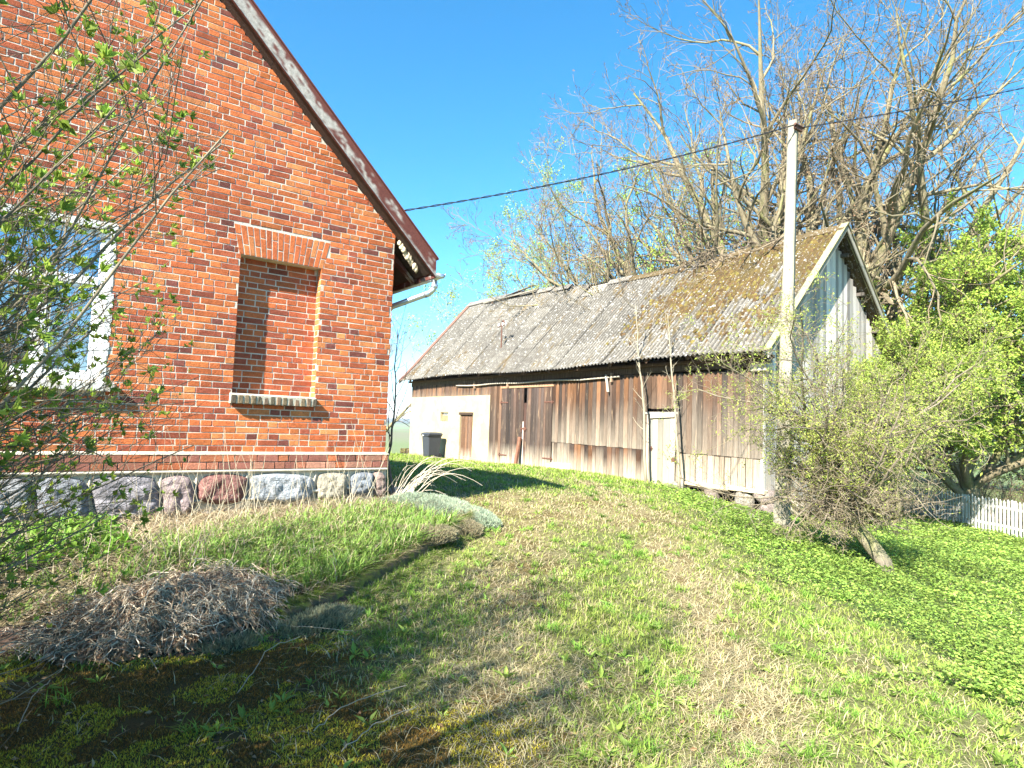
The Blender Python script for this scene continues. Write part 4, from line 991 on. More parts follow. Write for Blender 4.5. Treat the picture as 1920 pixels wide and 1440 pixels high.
# rosettes of lawn weeds near the camera
def make_weeds():
    x, y, r = scatter(11000, 1.7, 15, 1.25, -40, 54); k = ~blocked(x, y); x, y, r = x[k], y[k], r[k]; R = regions(x, y)
    k = rng.random(len(x)) < (.06 + .8 * R['weedy'] * (1 - R['dry'])) * (1 - .85 * R['moss']) * (1 - .6 * R['elder']); x, y = x[k], y[k]; n = len(x)
    m = 7; a = (rng.random((n, 1)) * 6.28 + np.arange(m)[None] * (6.283 / m) + rng.normal(size=(n, m)) * .8); s = (.35 + 1.0 * rng.random((n, 1)) ** 1.5) * (.6 + .7 * rng.random((n, m)))
    X = np.repeat(x, m); Y = np.repeat(y, m); a = a.ravel(); s = s.ravel(); N = len(X)
    up = .1 + 1.6 * rng.random(N) ** 1.5; P = np.stack([X + np.cos(a) * .006, Y + np.sin(a) * .006, hgt(X, Y) + .01], -1); D = np.stack([np.cos(a), np.sin(a), up], -1); Nn = np.stack([-np.cos(a) * up, -np.sin(a) * up, np.ones(N)], -1)
    c = np.repeat(hvar((.27, .38, .07), n, .35), m, 0) * (.8 + .4 * rng.random((N, 1)))
    V, T, C = leaf_geo(P, D, Nn, .062 * s, .021 * s, c, .18)
    tag(mesh_np('lawn_weeds', V, None, T, MT['leaf'], None, C), kind='stuff')
make_weeds()
# tufts of taller grass scattered over the lawn
def make_tufts():
    x, y, r = scatter(1500, 1.8, 22, 1.35, -50, 54); k = ~blocked(x, y); x, y, r = x[k], y[k], r[k]; R = regions(x, y); k = rng.random(len(x)) < (1 - .8 * R['dry']) * (1 - .97 * R['moss']) * (1 - .7 * R['elder']); x, y, r = x[k], y[k], r[k]; m = 42; n = len(x) * m
    X = np.repeat(x, m) + rng.normal(size=n) * .028; Y = np.repeat(y, m) + rng.normal(size=n) * .028; rr_ = np.repeat(r, m); c = np.repeat(hvar((.20, .34, .05), len(x), .4), m, 0) * (.7 + .6 * rng.random((n, 1)))
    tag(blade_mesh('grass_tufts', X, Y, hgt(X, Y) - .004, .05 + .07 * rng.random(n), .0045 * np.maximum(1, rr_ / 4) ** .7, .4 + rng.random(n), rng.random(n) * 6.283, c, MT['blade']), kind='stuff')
make_tufts()
# strappy leaves of the spring bulbs in the bed
def make_bed_plants():
    N = 7600; x = -2.2 + rng.random(N) * 6.8; y = 5.2 + rng.random(N) * 2.9; k = inside(x, y, BED) & (pdist(x, y, KERB) > .05); x, y = x[k], y[k]
    dn = fbm(x, y, 1.2); band = np.exp(-((y - (5.9 + .25 * (x - 1.5))) / .95) ** 2) * np.clip((x - .2) / .8, .25, 1) * np.clip((4.3 - x) / .5, 0, 1)
    k = rng.random(len(x)) < np.clip(band * (.35 + dn * 1.1), 0, 1); x, y = x[k], y[k]; m = 8; n = len(x)
    X = np.repeat(x, m) + rng.normal(size=n * m) * .025; Y = np.repeat(y, m) + rng.normal(size=n * m) * .025; N = len(X)
    nr = np.exp(-pdist(X, Y, KERB[6:12]) / .35); h = (.10 + .13 * rng.random(N)) * (.8 + 1.0 * nr)
    c = hvar((.24, .37, .075), N, .3) * (1 - .15 * nr[:, None]); dry = rng.random(N) < .10; c[dry] = hvar((.5, .42, .26), dry.sum(), .25)
    tag(blade_mesh('bulb_leaves', X, Y, hbed(X, Y) - .02, h, .010 + .006 * rng.random(N), .25 + rng.random(N) * .95, rng.random(N) * 6.283, c, MT['blade']), kind='stuff')
    N = 16000; x = -2.4 + rng.random(N) * 7.1; y = 5.0 + rng.random(N) * 3.15; k = inside(x, y, BED); x, y = x[k], y[k]; n = len(x); lf = np.clip(1.2 - x, 0, 1)
    c = np.where(rng.random((n, 1)) < .55, np.array([.52, .44, .28]), np.array([.30, .22, .13])) * (.6 + .7 * rng.random((n, 1)))
    tag(blade_mesh('dead_stalk_litter', x, y, hbed(x, y) + .005, .06 + .22 * rng.random(n) ** 2, .0035 + .004 * rng.random(n), 1.1 + rng.random(n) * 1.4, rng.random(n) * 6.283, c, MT['straw'], curl=.62), kind='stuff')
    # broad fresh leaves at the left end, beside the wall
    N = 2600; x = -2.2 + rng.random(N) * 2.9; y = 6.2 + rng.random(N) * 1.8; n = N; a = rng.random(n) * 6.28
    D = np.stack([np.cos(a), np.sin(a), .3 + rng.random(n) * 1.2], -1); Nn = rng.normal(size=(n, 3)) * .4 + (0, 0, 1)
    V, T, C = leaf_geo(np.stack([x, y, hbed(x, y) + rng.random(n) * .10], -1), D, Nn, .07 + .07 * rng.random(n), .03 + .03 * rng.random(n), hvar((.17, .31, .04), n, .35))
    tag(mesh_np('broad_leaved_perennials', V, None, T, MT['leaf'], None, C), kind='stuff')
make_bed_plants()
# grey green cushions
def cushion(name, label, cx_, cy_, rx, ry, hh, n, col, base, L=.048):
    a = rng.random(n) * 6.283; q = np.sqrt(rng.random(n)); dx, dy = q * np.cos(a), q * np.sin(a); x = cx_ + dx * rx * (1 + .2 * np.sin(3 * a)); y = cy_ + dy * ry
    z = base(x, y) + hh * np.sqrt(np.clip(1 - q ** 2, 0, 1)) * (.55 + .9 * fbm(x, y, 7)); D = np.stack([dx * .8, dy * .8, .8 + .4 * rng.random(n)], -1) + rng.normal(size=(n, 3)) * .45
    V, T, C = leaf_geo(np.stack([x, y, z - .02], -1), D, rng.normal(size=(n, 3)), L * (.6 + .8 * rng.random(n)), L * .22 * np.ones(n), hvar(col, n, .4, .08))
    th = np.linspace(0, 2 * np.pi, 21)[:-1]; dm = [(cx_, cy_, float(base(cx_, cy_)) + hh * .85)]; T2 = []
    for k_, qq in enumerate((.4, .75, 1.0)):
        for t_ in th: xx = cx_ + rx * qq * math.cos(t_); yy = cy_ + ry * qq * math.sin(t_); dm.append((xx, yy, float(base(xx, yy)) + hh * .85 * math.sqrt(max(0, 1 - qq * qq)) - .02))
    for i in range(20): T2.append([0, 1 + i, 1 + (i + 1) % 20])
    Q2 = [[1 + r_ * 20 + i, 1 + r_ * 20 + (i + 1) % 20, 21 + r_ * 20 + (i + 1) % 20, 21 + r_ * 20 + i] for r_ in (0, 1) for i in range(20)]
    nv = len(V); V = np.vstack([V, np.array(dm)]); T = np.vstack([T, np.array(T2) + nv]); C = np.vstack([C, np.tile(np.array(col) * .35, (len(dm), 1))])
    return tag(mesh_np(name, V, np.array(Q2) + nv, T, MT['leaf'], None, C), label, 'plant')
cushion('cushion_plant', 'silvery grey cushion plant spilling over the corner of the bed', 4.35, 7.55, .62, .50, .14, 9000, (.44, .50, .36), hbed)
cushion('cushion_plant', 'pale cushion spilling down the outer bend of the bed', 4.82, 7.2, .34, .42, .13, 6000, (.44, .50, .36), lambda x, y: hgt(x, y) + .03)
cushion('cushion_plant', 'dry brown cushion on the bend between edging and silvery cushion', 4.3, 6.72, .32, .22, .13, 3200, (.38, .33, .2), lambda x, y: hgt(x, y) + .03)
cushion('cushion_plant', 'low grey green cushion at the foot of the bed edging', 1.75, 4.80, .42, .20, .08, 4200, (.30, .31, .19), hgt)
cushion('cushion_plant', 'smallest cushion plant on the edge of the straw heap', 1.15, 4.72, .26, .14, .06, 1800, (.30, .30, .18), hgt)
cushion('cushion_plant', 'brownish withered cushion hanging over the dark edging', 3.55, 6.32, .45, .26, .12, 3600, (.34, .30, .18), hbed)
# heap of dead stalks at the left of the bed
def straw_heap():
    cx_, cy_ = .86, 5.14; rx, ry, hh = .64, .36, .17
    def f(x, y):
        d = pdist(x, y, KERB); d = np.where(inside(x, y, BED), d, -d); t = np.clip((d + .35) / .5, 0, 1); t = t * t * (3 - 2 * t)
        return hgt(x, y) * (1 - t) + hbed(x, y) * t + hh * np.exp(-((x - cx_) / rx) ** 2 * 1.6 - ((y - cy_) / ry) ** 2 * 1.6) * np.clip(.1 + 1.9 * fbm(x + 2, y, 4.5) ** 1.2, .1, 1.6)
    s = .05; X, Y = np.meshgrid(np.arange(-1.4, 2.2, s), np.arange(4.55, 6.5, s), indexing='ij'); Z = f(X, Y) - .015; n_, m_ = X.shape; i, j = np.meshgrid(np.arange(n_ - 1), np.arange(m_ - 1), indexing='ij'); q = (i * m_ + j).ravel()
    e = ((X - cx_) / 1.35) ** 2 + ((Y - cy_) / .8) ** 2; ok = (e < 1)[:-1, :-1].ravel(); q = q[ok]
    N = 8000; a = rng.random(N) * 6.28; qq = np.sqrt(rng.random(N)) * (.85 + .35 * np.sin(a * 3 + 1) * np.cos(a * 5)); x = cx_ + rx * 1.15 * qq * np.cos(a) - .35 * (rng.random(N) < .2) * rng.random(N); y = cy_ + ry * 1.2 * qq * np.sin(a)
    k = 7; P = np.empty((N, k, 3)); P[:, 0, 0] = x; P[:, 0, 1] = y; d = rng.random(N) * 6.283; L = .05 + .26 * rng.random(N) ** 1.7
    curv = rng.normal(size=N) * .16; zo = .012 + .05 * rng.random(N) + .10 * rng.random(N) ** 6
    for t in range(1, k):
        dd = d + curv * t + rng.normal(size=N) * .3; P[:, t, 0] = P[:, t - 1, 0] + np.cos(dd) * L / k; P[:, t, 1] = P[:, t - 1, 1] + np.sin(dd) * L / k
    P[:, :, 2] = f(P[:, :, 0], P[:, :, 1]) + zo[:, None] + .05 * np.sin(np.linspace(0, 3.14, k))[None] * rng.random((N, 1)) * L[:, None] * 4 
    w = (.0013 + .0028 * rng.random(N) ** 2)[:, None] * np.ones((1, k)); w[:, -1] *= .3
    V, Q = tubes(P, w, 3)
    ci = rng.random((N, 1)); c = np.where(ci < .45, np.array([.50, .40, .27]), np.where(ci < .72, np.array([.26, .17, .11]), np.array([.70, .60, .45]))) * (.6 + .7 * rng.random((N, 1)))
    C = np.repeat(c, k * 3, 0); nv = len(V); B = np.stack([X, Y, Z], -1).reshape(-1, 3)
    V = np.vstack([V, B]); Q = np.vstack([Q, np.stack([q, q + m_, q + m_ + 1, q + 1], -1) + nv]); C = np.vstack([C, np.tile([.09, .06, .045], (len(B), 1))])
    # curled dead leaves
    n = 9000; a = rng.random(n) * 6.28; qq = np.sqrt(rng.random(n)); x = cx_ + rx * 1.15 * qq * np.cos(a); y = cy_ + ry * 1.15 * qq * np.sin(a)
    V2, T2, C2 = leaf_geo(np.stack([x, y, f(x, y) + .03 * rng.random(n)], -1), rng.normal(size=(n, 3)) * (1, 1, .5), rng.normal(size=(n, 3)) + (0, 0, .5), .04 + .06 * rng.random(n), .018 + .025 * rng.random(n), hvar((.36, .25, .16), n, .5, .08), .5)
    tag(mesh_np('dead_stalk_heap', np.vstack([V, V2]), Q, T2 + len(V), MT['straw'], None, np.vstack([C, C2])), 'heap of tangled grey brown dead stalks and leaves on the bed edge', 'garden waste', kind=None)
straw_heap()
# tall dry stalks before the wall and arching from the house corner
def stalks():
    def one(base, tip, arch, r=.004, col=(.62, .54, .38)):
        b, t = np.array(base, float), np.array(tip, float); k = 9; s = np.linspace(0, 1, k)[:, None]; p = b + (t - b) * s; p[:, 2] += arch * np.sin(s[:, 0] * 3.14); p[:, :2] += (rng.random((k, 2)) - .5) * .012; return p, r * (1 - .6 * s[:, 0])
    mb = MB()
    for i in range(85):
        x = .9 + rng.random() * 3.0; y = 7.2 + rng.random() * .9; h = .35 + .75 * rng.random() ** 1.4; a = rng.normal() * .22; z = float(hbed(x, y))
        p, r = one((x, y, z - .02), (x + a, y + rng.normal() * .08, z + h), 0); mb.tube(p, r * (.5 + .5 * rng.random()), 4, np.array([.62, .54, .38]) * (.6 + .5 * rng.random()), cap=False)
    for i in range(60):
        x = -1.2 + rng.random() * 2.6; y = 5.4 + rng.random() * 1.2; h = .15 + .5 * rng.random(); z = float(hbed(x, y)); p, r = one((x, y, z), (x + rng.normal() * .25, y + rng.normal() * .2, z + h), .05); mb.tube(p, r * .7, 4, np.array([.55, .45, .34]) * (.5 + .6 * rng.random()), cap=False)
    tag(mb.build('dry_flower_stalks', MT['straw']), kind='stuff')
    mb = MB(); bz = float(hbed(4.1, 8.1))
    for i in range(26):
        L = .5 + rng.random() * .9; a = rng.random() * 1.1 - .55; x0_, y0_ = 3.95 + rng.random() * .25, 7.85 + rng.random() * .35
        p, r = one((x0_, y0_, bz), (x0_ + L * math.cos(a) * .8, y0_ + L * math.sin(a) * .8 - .1, bz + .15 + .55 * rng.random()), .12 + .2 * rng.random(), .006); mb.tube(p, r, 4, np.array([.66, .56, .42]) * (.7 + .4 * rng.random()), cap=False)
    tag(mb.build('arching_dry_canes', MT['straw']), 'pale dry canes arching out from the foot of the house corner', 'dry plant')
    mb = MB(); b0 = gp(500, 1210)
    for pts in ([(300, 1200), (245, 1090), (230, 1180), (300, 1265)], [(100, 1230), (220, 1215), (330, 1130), (355, 1110)], [(430, 1200), (520, 1192), (660, 1203)], [(445, 1310), (500, 1240), (560, 1215)], [(640, 1420), (700, 1385), (780, 1350)], [(590, 1380), (640, 1350), (760, 1310)], [(30, 1380), (60, 1330), (90, 1300)]):
        W_ = np.array([gp(*p) + (0, 0, .02 + .05 * (i in (1, 2))) for i, p in enumerate(pts)]); t = np.linspace(0, len(W_) - 1, 14); q = np.stack([np.interp(t, np.arange(len(W_)), W_[:, k]) for k in range(3)], -1); mb.tube(q + rng.normal(size=q.shape) * .004, .0028, 5, (.42, .35, .25), cap=False)
    tag(mb.build('fallen_twigs', MT['straw']), kind='stuff')
stalks()
# grass fringe hiding the foot and the lip of the bed edging
def fringe():
    N = 17000; t = rng.random(N) * (len(kp_) - 1.001); i = t.astype(int); u = (t - i)[:, None]; c = kp_[i] * (1 - u) + kp_[i + 1] * u; nn = Nn[i]; side = rng.random(N) < .55; o_ = np.where(side, .04 + .10 * rng.random(N), -.06 - .10 * rng.random(N)); p = c + nn * o_[:, None]; x, y = p[:, 0], p[:, 1]; k = fbm(x, y, 2.2) > .30; x, y, side, nn = x[k], y[k], side[k], nn[k]; n = len(x)
    z = np.where(side, hgt(x, y), hbed(x, y)) - .01; ang = np.where(side, rng.random(n) * 6.28, np.arctan2(nn[:, 1], nn[:, 0]) + rng.normal(size=n) * .5); c = np.where(rng.random((n, 1)) < .72, np.array([.24, .34, .06]), np.array([.48, .40, .24])) * (.6 + .7 * rng.random((n, 1)))
    tag(blade_mesh('edge_grass', x, y, z, .06 + .08 * rng.random(n), .004 + .004 * rng.random(n), .5 + rng.random(n) * 1.1, ang, c, MT['blade']), kind='stuff')
fringe()
# loose boards in the grass before the barn
for (pa, pb, w, lab) in (((1300, 925), (1345, 943), .12, 'short pale board lying in the grass below the sill beam'), ((1376, 955), (1425, 978), .10, 'pale board half sunk in the groundcover left of the pole')):
    a, b = gp(*pa), gp(*pb); mb = MB(); mb.bar(a + (0, 0, .05), b + (0, 0, .05), w, .035, (.55, .49, .42), jit=.006); tag(mb.build('board', MT['grey_plank']), lab, 'board')
p = gp(745, 942); mb = MB(); rock(mb, p + np.array([0, 0, .12]), (.14, .12, .10), (.62, .56, .50)); tag(mb.build('field_stone', MT['stone'], None, True), 'pale stone at the foot of the house corner', 'stone')
p = gp(505, 1150); mb = MB(); rock(mb, p + np.array([0, .05, .06]), (.12, .09, .09), (.30, .13, .10)); tag(mb.build('field_stone', MT['stone'], None, True), 'reddish stone between the straw heap and the bed edging', 'stone')

# ------------------------------------------------------------------ growing trees
def grow(S_, D, L, R, k, wander=.12, up=.03, taper=.35, sag=0.0):
    """N branches: starts, directions, lengths, base radii -> paths (N,k,3), radii (N,k)"""
    N = len(S_); P = np.empty((N, k, 3)); P[:, 0] = S_; d = nrm(D).copy(); st = (L / (k - 1))[:, None]
    for i in range(1, k):
        d = nrm(d + rng.normal(size=(N, 3)) * wander + np.array([0, 0, up - sag * i / k])); P[:, i] = P[:, i - 1] + d * st
    t = np.linspace(0, 1, k)[None]; return P, R[:, None] * (1 - (1 - taper) * t)
def sprout(P, R, m, t0=.2, t1=1.0, ang=(25, 60), lr=(.35, .7), L=None, rr=.55, up=.15, plane=None):
    N, k, _ = P.shape; n = N * m; idx = np.repeat(np.arange(N), m)
    t = np.clip((np.tile(np.arange(m), N) + rng.random(n)) / m, 0, .999) * (t1 - t0) + t0; f = t * (k - 1); i = np.minimum(f.astype(int), k - 2); u = (f - i)[:, None]
    S_ = P[idx, i] * (1 - u) + P[idx, i + 1] * u; T = nrm(P[idx, i + 1] - P[idx, i]); r = R[idx, i] * (1 - u[:, 0]) + R[idx, i + 1] * u[:, 0]
    a = np.radians(ang[0] + (ang[1] - ang[0]) * rng.random(n))[:, None]; Z = nrm(np.cross(T, rng.normal(size=(n, 3))))
    D = nrm(T * np.cos(a) + Z * np.sin(a) + np.array([0, 0, up])); ln = np.linalg.norm(P[:, -1] - P[:, 0], axis=1)[idx] if L is None else L[idx]
    ln = ln * (lr[0] + (lr[1] - lr[0]) * rng.random(n)) * (1.15 - .6 * t); return S_, D, ln, np.minimum(r * rr, r) * (.8 + .3 * rng.random(n)), t
def geo(levels, sides, cols):
    Vs = []; Qs = []; Cs = []; n0 = 0
    for (P, R), s, c in zip(levels, sides, cols):
        if len(P) == 0: continue
        V, Q = tubes(P, R, s); Vs.append(V); Qs.append(Q + n0); n0 += len(V)
        cc = np.array(c) * (.75 + .5 * rng.random((len(P), 1))); Cs.append(np.repeat(cc, P.shape[1] * s, 0))
    return np.vstack(Vs), np.vstack(Qs), np.vstack(Cs)
def tips_leaves(P, per, spread, L, W_, col, vary=.35, t0=0., down=0.0):
    """leaf tufts along twigs P (N,k,3)"""
    N, k, _ = P.shape; n = N * per; idx = np.repeat(np.arange(N), per); f = (t0 + (1 - t0) * rng.random(n)) * (k - 1) * .999; i = f.astype(int); u = (f - i)[:, None]
    C = P[idx, i] * (1 - u) + P[idx, i + 1] * u + rng.normal(size=(n, 3)) * spread
    D = nrm(rng.normal(size=(n, 3)) + nrm(P[idx, -1] - P[idx, 0]) * .8 - (0, 0, down)); Nn = rng.normal(size=(n, 3)) + (0, 0, .8)
    return leaf_geo(C, D, Nn, L * (.6 + .8 * rng.random(n)), W_ * (.6 + .8 * rng.random(n)), hvar(col, n, vary, .12))
def put(name, V, Q, T, C, mat, root, smooth=False):
    o = mesh_np(name, V, Q, T, mat, None, C, smooth); o.parent = root; o.matrix_parent_inverse = Matrix.Translation(-Vector(root.location)); return o

BARK = (.23, .19, .115)
def bare_tree(base, H, r0, limbs, label, spread=1.0, kind='ash', seed=1, cat='tree', dens=1.0, twigcol=(.21, .16, .10), tuft=None, name='bare_tree', group=None, lsc=1.08):
    """old broad deciduous tree without leaves: trunk forking into limbs = list of (azimuth deg, tilt deg, length, start height)"""
    global rng
    rng = np.random.default_rng(seed); base = np.array(base, float); root = thing(name, label, cat, base, group)
    tp = np.stack([base + np.array([.15 * math.sin(i * 1.1 + seed) * (i > 0), .15 * math.cos(i * 1.3 + seed) * (i > 0), H * .22 * i / 5]) * 1.0 for i in range(6)]); tp[0, 2] -= .4
    tr = np.linspace(r0 * 1.25, r0 * .85, 6); tr[0] = r0 * 1.7
    mb = MB(); mb.tube(tp, tr, 12, BARK); S_ = []; D = []; L = []; R = []
    for az_, ti, ln, sh in limbs:
        ln *= lsc; a, t = math.radians(az_), math.radians(ti); f = np.clip(sh, 0, 1) * 4.99; i = int(f); S_.append(tp[i] * (1 - f + i) + tp[min(i + 1, 5)] * (f - i)); D.append((math.sin(t) * math.cos(a), math.sin(t) * math.sin(a), math.cos(t))); L.append(ln); R.append(r0 * (.88 if ti < 25 else .72))
    P1, R1 = grow(np.array(S_), np.array(D), np.array(L), np.array(R), 14, .12, .025, .09)
    V, Q = tubes(P1, R1, 9); mb.add(V, Q, None, BARK)
    S2, D2, L2, r2, _ = sprout(P1, R1, int(10 * dens), .14, 1, (30, 66), (.34, .58), rr=.68, up=.06); P2, R2 = grow(S2, D2, L2, r2, 10, .16, .03, .16)
    V, Q = tubes(P2, R2, 6); mb.add(V, Q, None, np.array(BARK))
    part(mb, 'trunk', MT['bark'], root, smooth=True)
    S3, D3, L3, r3, _ = sprout(P2, R2, int(8 * dens), .12, 1, (25, 62), (.32, .6), rr=.58, up=.08); P3, R3 = grow(S3, D3, L3, np.maximum(r3, .014), 7, .2, .03, .35)
    S4, D4, L4, r4, _ = sprout(P3, R3, 4, .15, 1, (25, 60), (.35, .75), rr=.6, up=.1); P4, R4 = grow(S4, D4, np.maximum(L4, .3), np.clip(r4, .009, .02), 5, .22, .07, .5)
    S5, D5, L5, r5, _ = sprout(P4, R4, 2, .2, 1, (25, 55), (.35, .7), rr=.7, up=.2); P5, R5 = grow(S5, D5, np.maximum(L5, .2), np.clip(r5, .0065, .01), 4, .22, .1, .6)
    V, Q, C = geo([(P3, R3), (P4, R4), (P5, R5)], [5, 3, 3], [np.array(BARK) * .9, twigcol, twigcol])
    T = None
    if tuft:
        per, sp, lw, ww, cc, frac = tuft; sel = rng.random(len(P5)) < frac; V2, T, C2 = tips_leaves(P5[sel], per, sp, lw, ww, cc, .35, .5, .3); T = T + len(V); V = np.vstack([V, V2]); C = np.vstack([C, C2])
    put('crown', V, Q, T, C, MT['twig'], root); rng = np.random.default_rng(seed + 100); return root
keys = (4, .035, .06, .032, (.25, .155, .09), .6)
bare_tree((23.2, 12.4, float(hgt(23.2, 12.4))), 17, .36, [(40, 6, 14, .9), (130, 22, 14, .75), (-50, 20, 14, .8), (200, 34, 12, .6), (125, 42, 12, .55), (-45, 40, 12, .65), (250, 14, 13, .95), (0, 16, 13, 1), (140, 10, 14, .95), (-70, 10, 14, .9)],
          'huge bare ash standing tallest directly behind the mossy end of the barn', seed=5, tuft=keys)
bare_tree((25.4, 10.4, float(hgt(25.4, 10.4))), 16, .30, [(-50, 12, 13.5, .9), (-45, 32, 13.5, .7), (-58, 48, 12.5, .55), (120, 20, 12, .8), (-90, 26, 12.5, .9), (30, 20, 12, 1), (-45, 62, 10.5, .4), (-60, 22, 13.5, .8)],
          'bare ash leaning right, its dark trunk just right of the gable peak', seed=9, tuft=keys)
bare_tree((21.9, 15.0, float(hgt(21.9, 15))), 14, .27, [(130, 14, 11.5, .9), (128, 34, 11, .7), (138, 54, 10.5, .5), (-40, 24, 10, .8), (220, 30, 9.5, .85), (120, 68, 9.5, .6), (30, 12, 11.5, 1), (150, 24, 11.5, .8)],
          'bare ash with ochre lichened limbs behind the middle of the barn ridge', seed=14, tuft=keys, lsc=1.2)
bare_tree((24.0, 20.5, float(hgt(24, 20.5))), 12, .20, [(120, 12, 9.5, .8), (135, 36, 9.2, .6), (-50, 20, 9, .8), (20, 14, 9.5, 1), (200, 35, 8, .7), (125, 56, 8.5, .5), (-60, 45, 8, .5)],
          'slender tree with a first yellow green haze of leaves behind the barn roof', seed=21, dens=.8, twigcol=(.20, .18, .09), tuft=(9, .10, .10, .05, (.30, .42, .06), .95), name='budding_tree', lsc=1.5)
bare_tree((26.0, 26.5, float(hgt(26, 26.5))), 11, .17, [(120, 16, 8.5, .8), (135, 36, 8, .6), (-50, 20, 8.5, .8), (40, 12, 8.5, 1), (210, 40, 7, .7), (-50, 45, 8, .5), (128, 56, 7.5, .5)],
          'lowest tree with fresh yellow green leaves farthest left beyond the barn ridge', seed=25, dens=.8, twigcol=(.20, .18, .09), tuft=(9, .12, .11, .055, (.30, .42, .06), .95), name='budding_tree', lsc=1.5)
pd_ = on_y(700, 800, 38.0)
bare_tree((pd_[0], 38, float(hgt(pd_[0], 38))), 10, .16, [(-50, 25, 7, .7), (-30, 48, 6.5, .5), (130, 20, 7, .9), (60, 20, 7, 1), (-60, 12, 7, .8)], 'faint distant bare tree half hidden behind the brick house corner', seed=31, dens=.8, twigcol=(.35, .30, .27))

# broken branches lying over the ridge
def roof_branch():
    root = thing('fallen_branch', 'dark broken branch lying across the mossy barn ridge', 'branch', (XRG, 10.7, 7.2)); mb = MB(); S_ = []; D = []; L = []; R = []
    for i in range(9):
        y = 9.9 + rng.random() * 3.4; S_.append((XRG + .25 - rng.random() * .3, y, float(zroof(XRG, y)) + .16 + rng.random() * .25)); D.append((-.55 - rng.random() * .4, (rng.random() - .35) * 1.6, -.25 - .35 * rng.random())); L.append(.9 + rng.random() * 1.1); R.append(.03 + .03 * rng.random())
    P, R_ = grow(np.array(S_), np.array(D), np.array(L), np.array(R), 8, .25, .0, .3)
    def lift(P): 
        P[..., 2] = np.maximum(P[..., 2], zroof(P[..., 0], P[..., 1]) + .09); return P
    P = lift(P); s2 = sprout(P, R_, 7, .1, 1, (30, 75), (.3, .7)); P2, R2 = grow(s2[0], s2[1], s2[2], np.maximum(s2[3], .012), 5, .25, 0, .4); s3 = sprout(P2, R2, 4, .2, 1, (30, 60), (.4, .8)); P3, R3 = grow(s3[0], s3[1], s3[2], np.full(len(s3[0]), .008), 4, .25, 0, .5)
    V, Q, C = geo([(P, R_), (lift(P2), R2), (lift(P3), R3)], [7, 4, 3], [(.17, .13, .08), (.20, .15, .10), (.26, .2, .13)]); put('branches', V, Q, None, C, MT['twig'], root)
roof_branch()

# leafy tree on the right
def leafy_tree(base, limbs, H, r0, label, seed, leafcol, n2=8, n3=7, per=7, lsz=.055, name='leafy_tree', cat='tree', t0=.0, clear=2.4):
    global rng
    rng = np.random.default_rng(seed); base = np.array(base, float); root = thing(name, label, cat, base)
    tp = np.stack([base + np.array([.08 * math.sin(i * 1.7), .1 * math.cos(i * 2.1), H * .3 * i / 5 - (.3 if i == 0 else 0)]) for i in range(6)]); mb = MB(); mb.tube(tp, np.linspace(r0 * 1.3, r0 * .8, 6), 10, BARK); S_ = []; D = []; L = []; R = []
    for az_, ti, ln, sh in limbs:
        a, t = math.radians(az_), math.radians(ti); f = sh * 4.99; i = int(f); S_.append(tp[i]); D.append((math.sin(t) * math.cos(a), math.sin(t) * math.sin(a), math.cos(t))); L.append(ln); R.append(r0 * .6)
    P1, R1 = grow(np.array(S_), np.array(D), np.array(L), np.array(R), 10, .14, .04, .25); V, Q = tubes(P1, R1, 8); mb.add(V, Q, None, BARK)
    a = sprout(P1, R1, n2, .25, 1, (30, 75), (.25, .5), up=.05); P2, R2 = grow(a[0], a[1], a[2], a[3], 8, .18, .02, .3); V, Q = tubes(P2, R2, 5); mb.add(V, Q, None, BARK)
    part(mb, 'trunk', MT['bark'], root, smooth=True)
    a = sprout(P2, R2, n3, .1, 1, (30, 80), (.3, .65), up=.0); P3, R3 = grow(a[0], a[1], a[2], np.maximum(a[3], .01), 6, .2, 0, .4)
    cl = base[2] + clear; hole = fbm(P3[:, -1, 0] * 1 + P3[:, -1, 2] * .7, P3[:, -1, 1] + P3[:, -1, 2] * .9, .9) > .35 - .12 * rng.random(len(P3)); ok = (P3[:, :, 2].min(1) > cl) & hole; P3, R3 = P3[ok], R3[ok]
    a = sprout(P3, R3, 4, .1, 1, (30, 80), (.4, .8)); P4, R4 = grow(a[0], a[1], np.maximum(a[2], .2), np.full(len(a[0]), .006), 4, .22, 0, .5)
    V, Q, C = geo([(P3, R3), (P4, R4)], [4, 3], [np.array(BARK) * .8, (.2, .15, .1)])
    V2, T, C2 = tips_leaves(P4, per, .045, lsz, lsz * .62, leafcol, .4, t0, .2); T = T + len(V)
    put('crown', np.vstack([V, V2]), Q, T, np.vstack([C, C2]), MT['leaf'], root); rng = np.random.default_rng(seed + 1); return root
bt_ = gp(1860, 975)
leafy_tree((24.4, 7.6, float(hgt(24.4, 7.6))), [(130, 28, 6.4, .5), (140, 55, 5.4, .4), (-50, 25, 6.4, .6), (60, 22, 6.5, .9), (220, 30, 6.0, .8), (-40, 50, 6, .5), (180, 48, 5.4, .6), (250, 48, 5.4, .5), (100, 6, 7.4, .95), (300, 22, 7, .9), (200, 15, 7, .9)],
           9.5, .24, 'dense fresh green tree with a forked dark trunk beyond the white fence', 41, (.37, .48, .08), n2=15, n3=12, per=15, lsz=.10)
leafy_tree((19.7, 7.9, float(hgt(19.7, 7.9))), [(150, 28, 3.6, .8), (200, 40, 3.4, .7), (-40, 22, 4.0, .8), (90, 12, 4.0, .9), (240, 36, 3.6, .7), (-70, 38, 3.8, .7), (320, 40, 3.8, .8), (270, 12, 4.0, .9), (170, 48, 3.0, .8), (220, 18, 3.8, .9)],
           8.2, .055, 'smaller yellow green tree reaching up beside the barn gable', 45, (.36, .45, .085), n2=12, n3=9, per=9, lsz=.07)

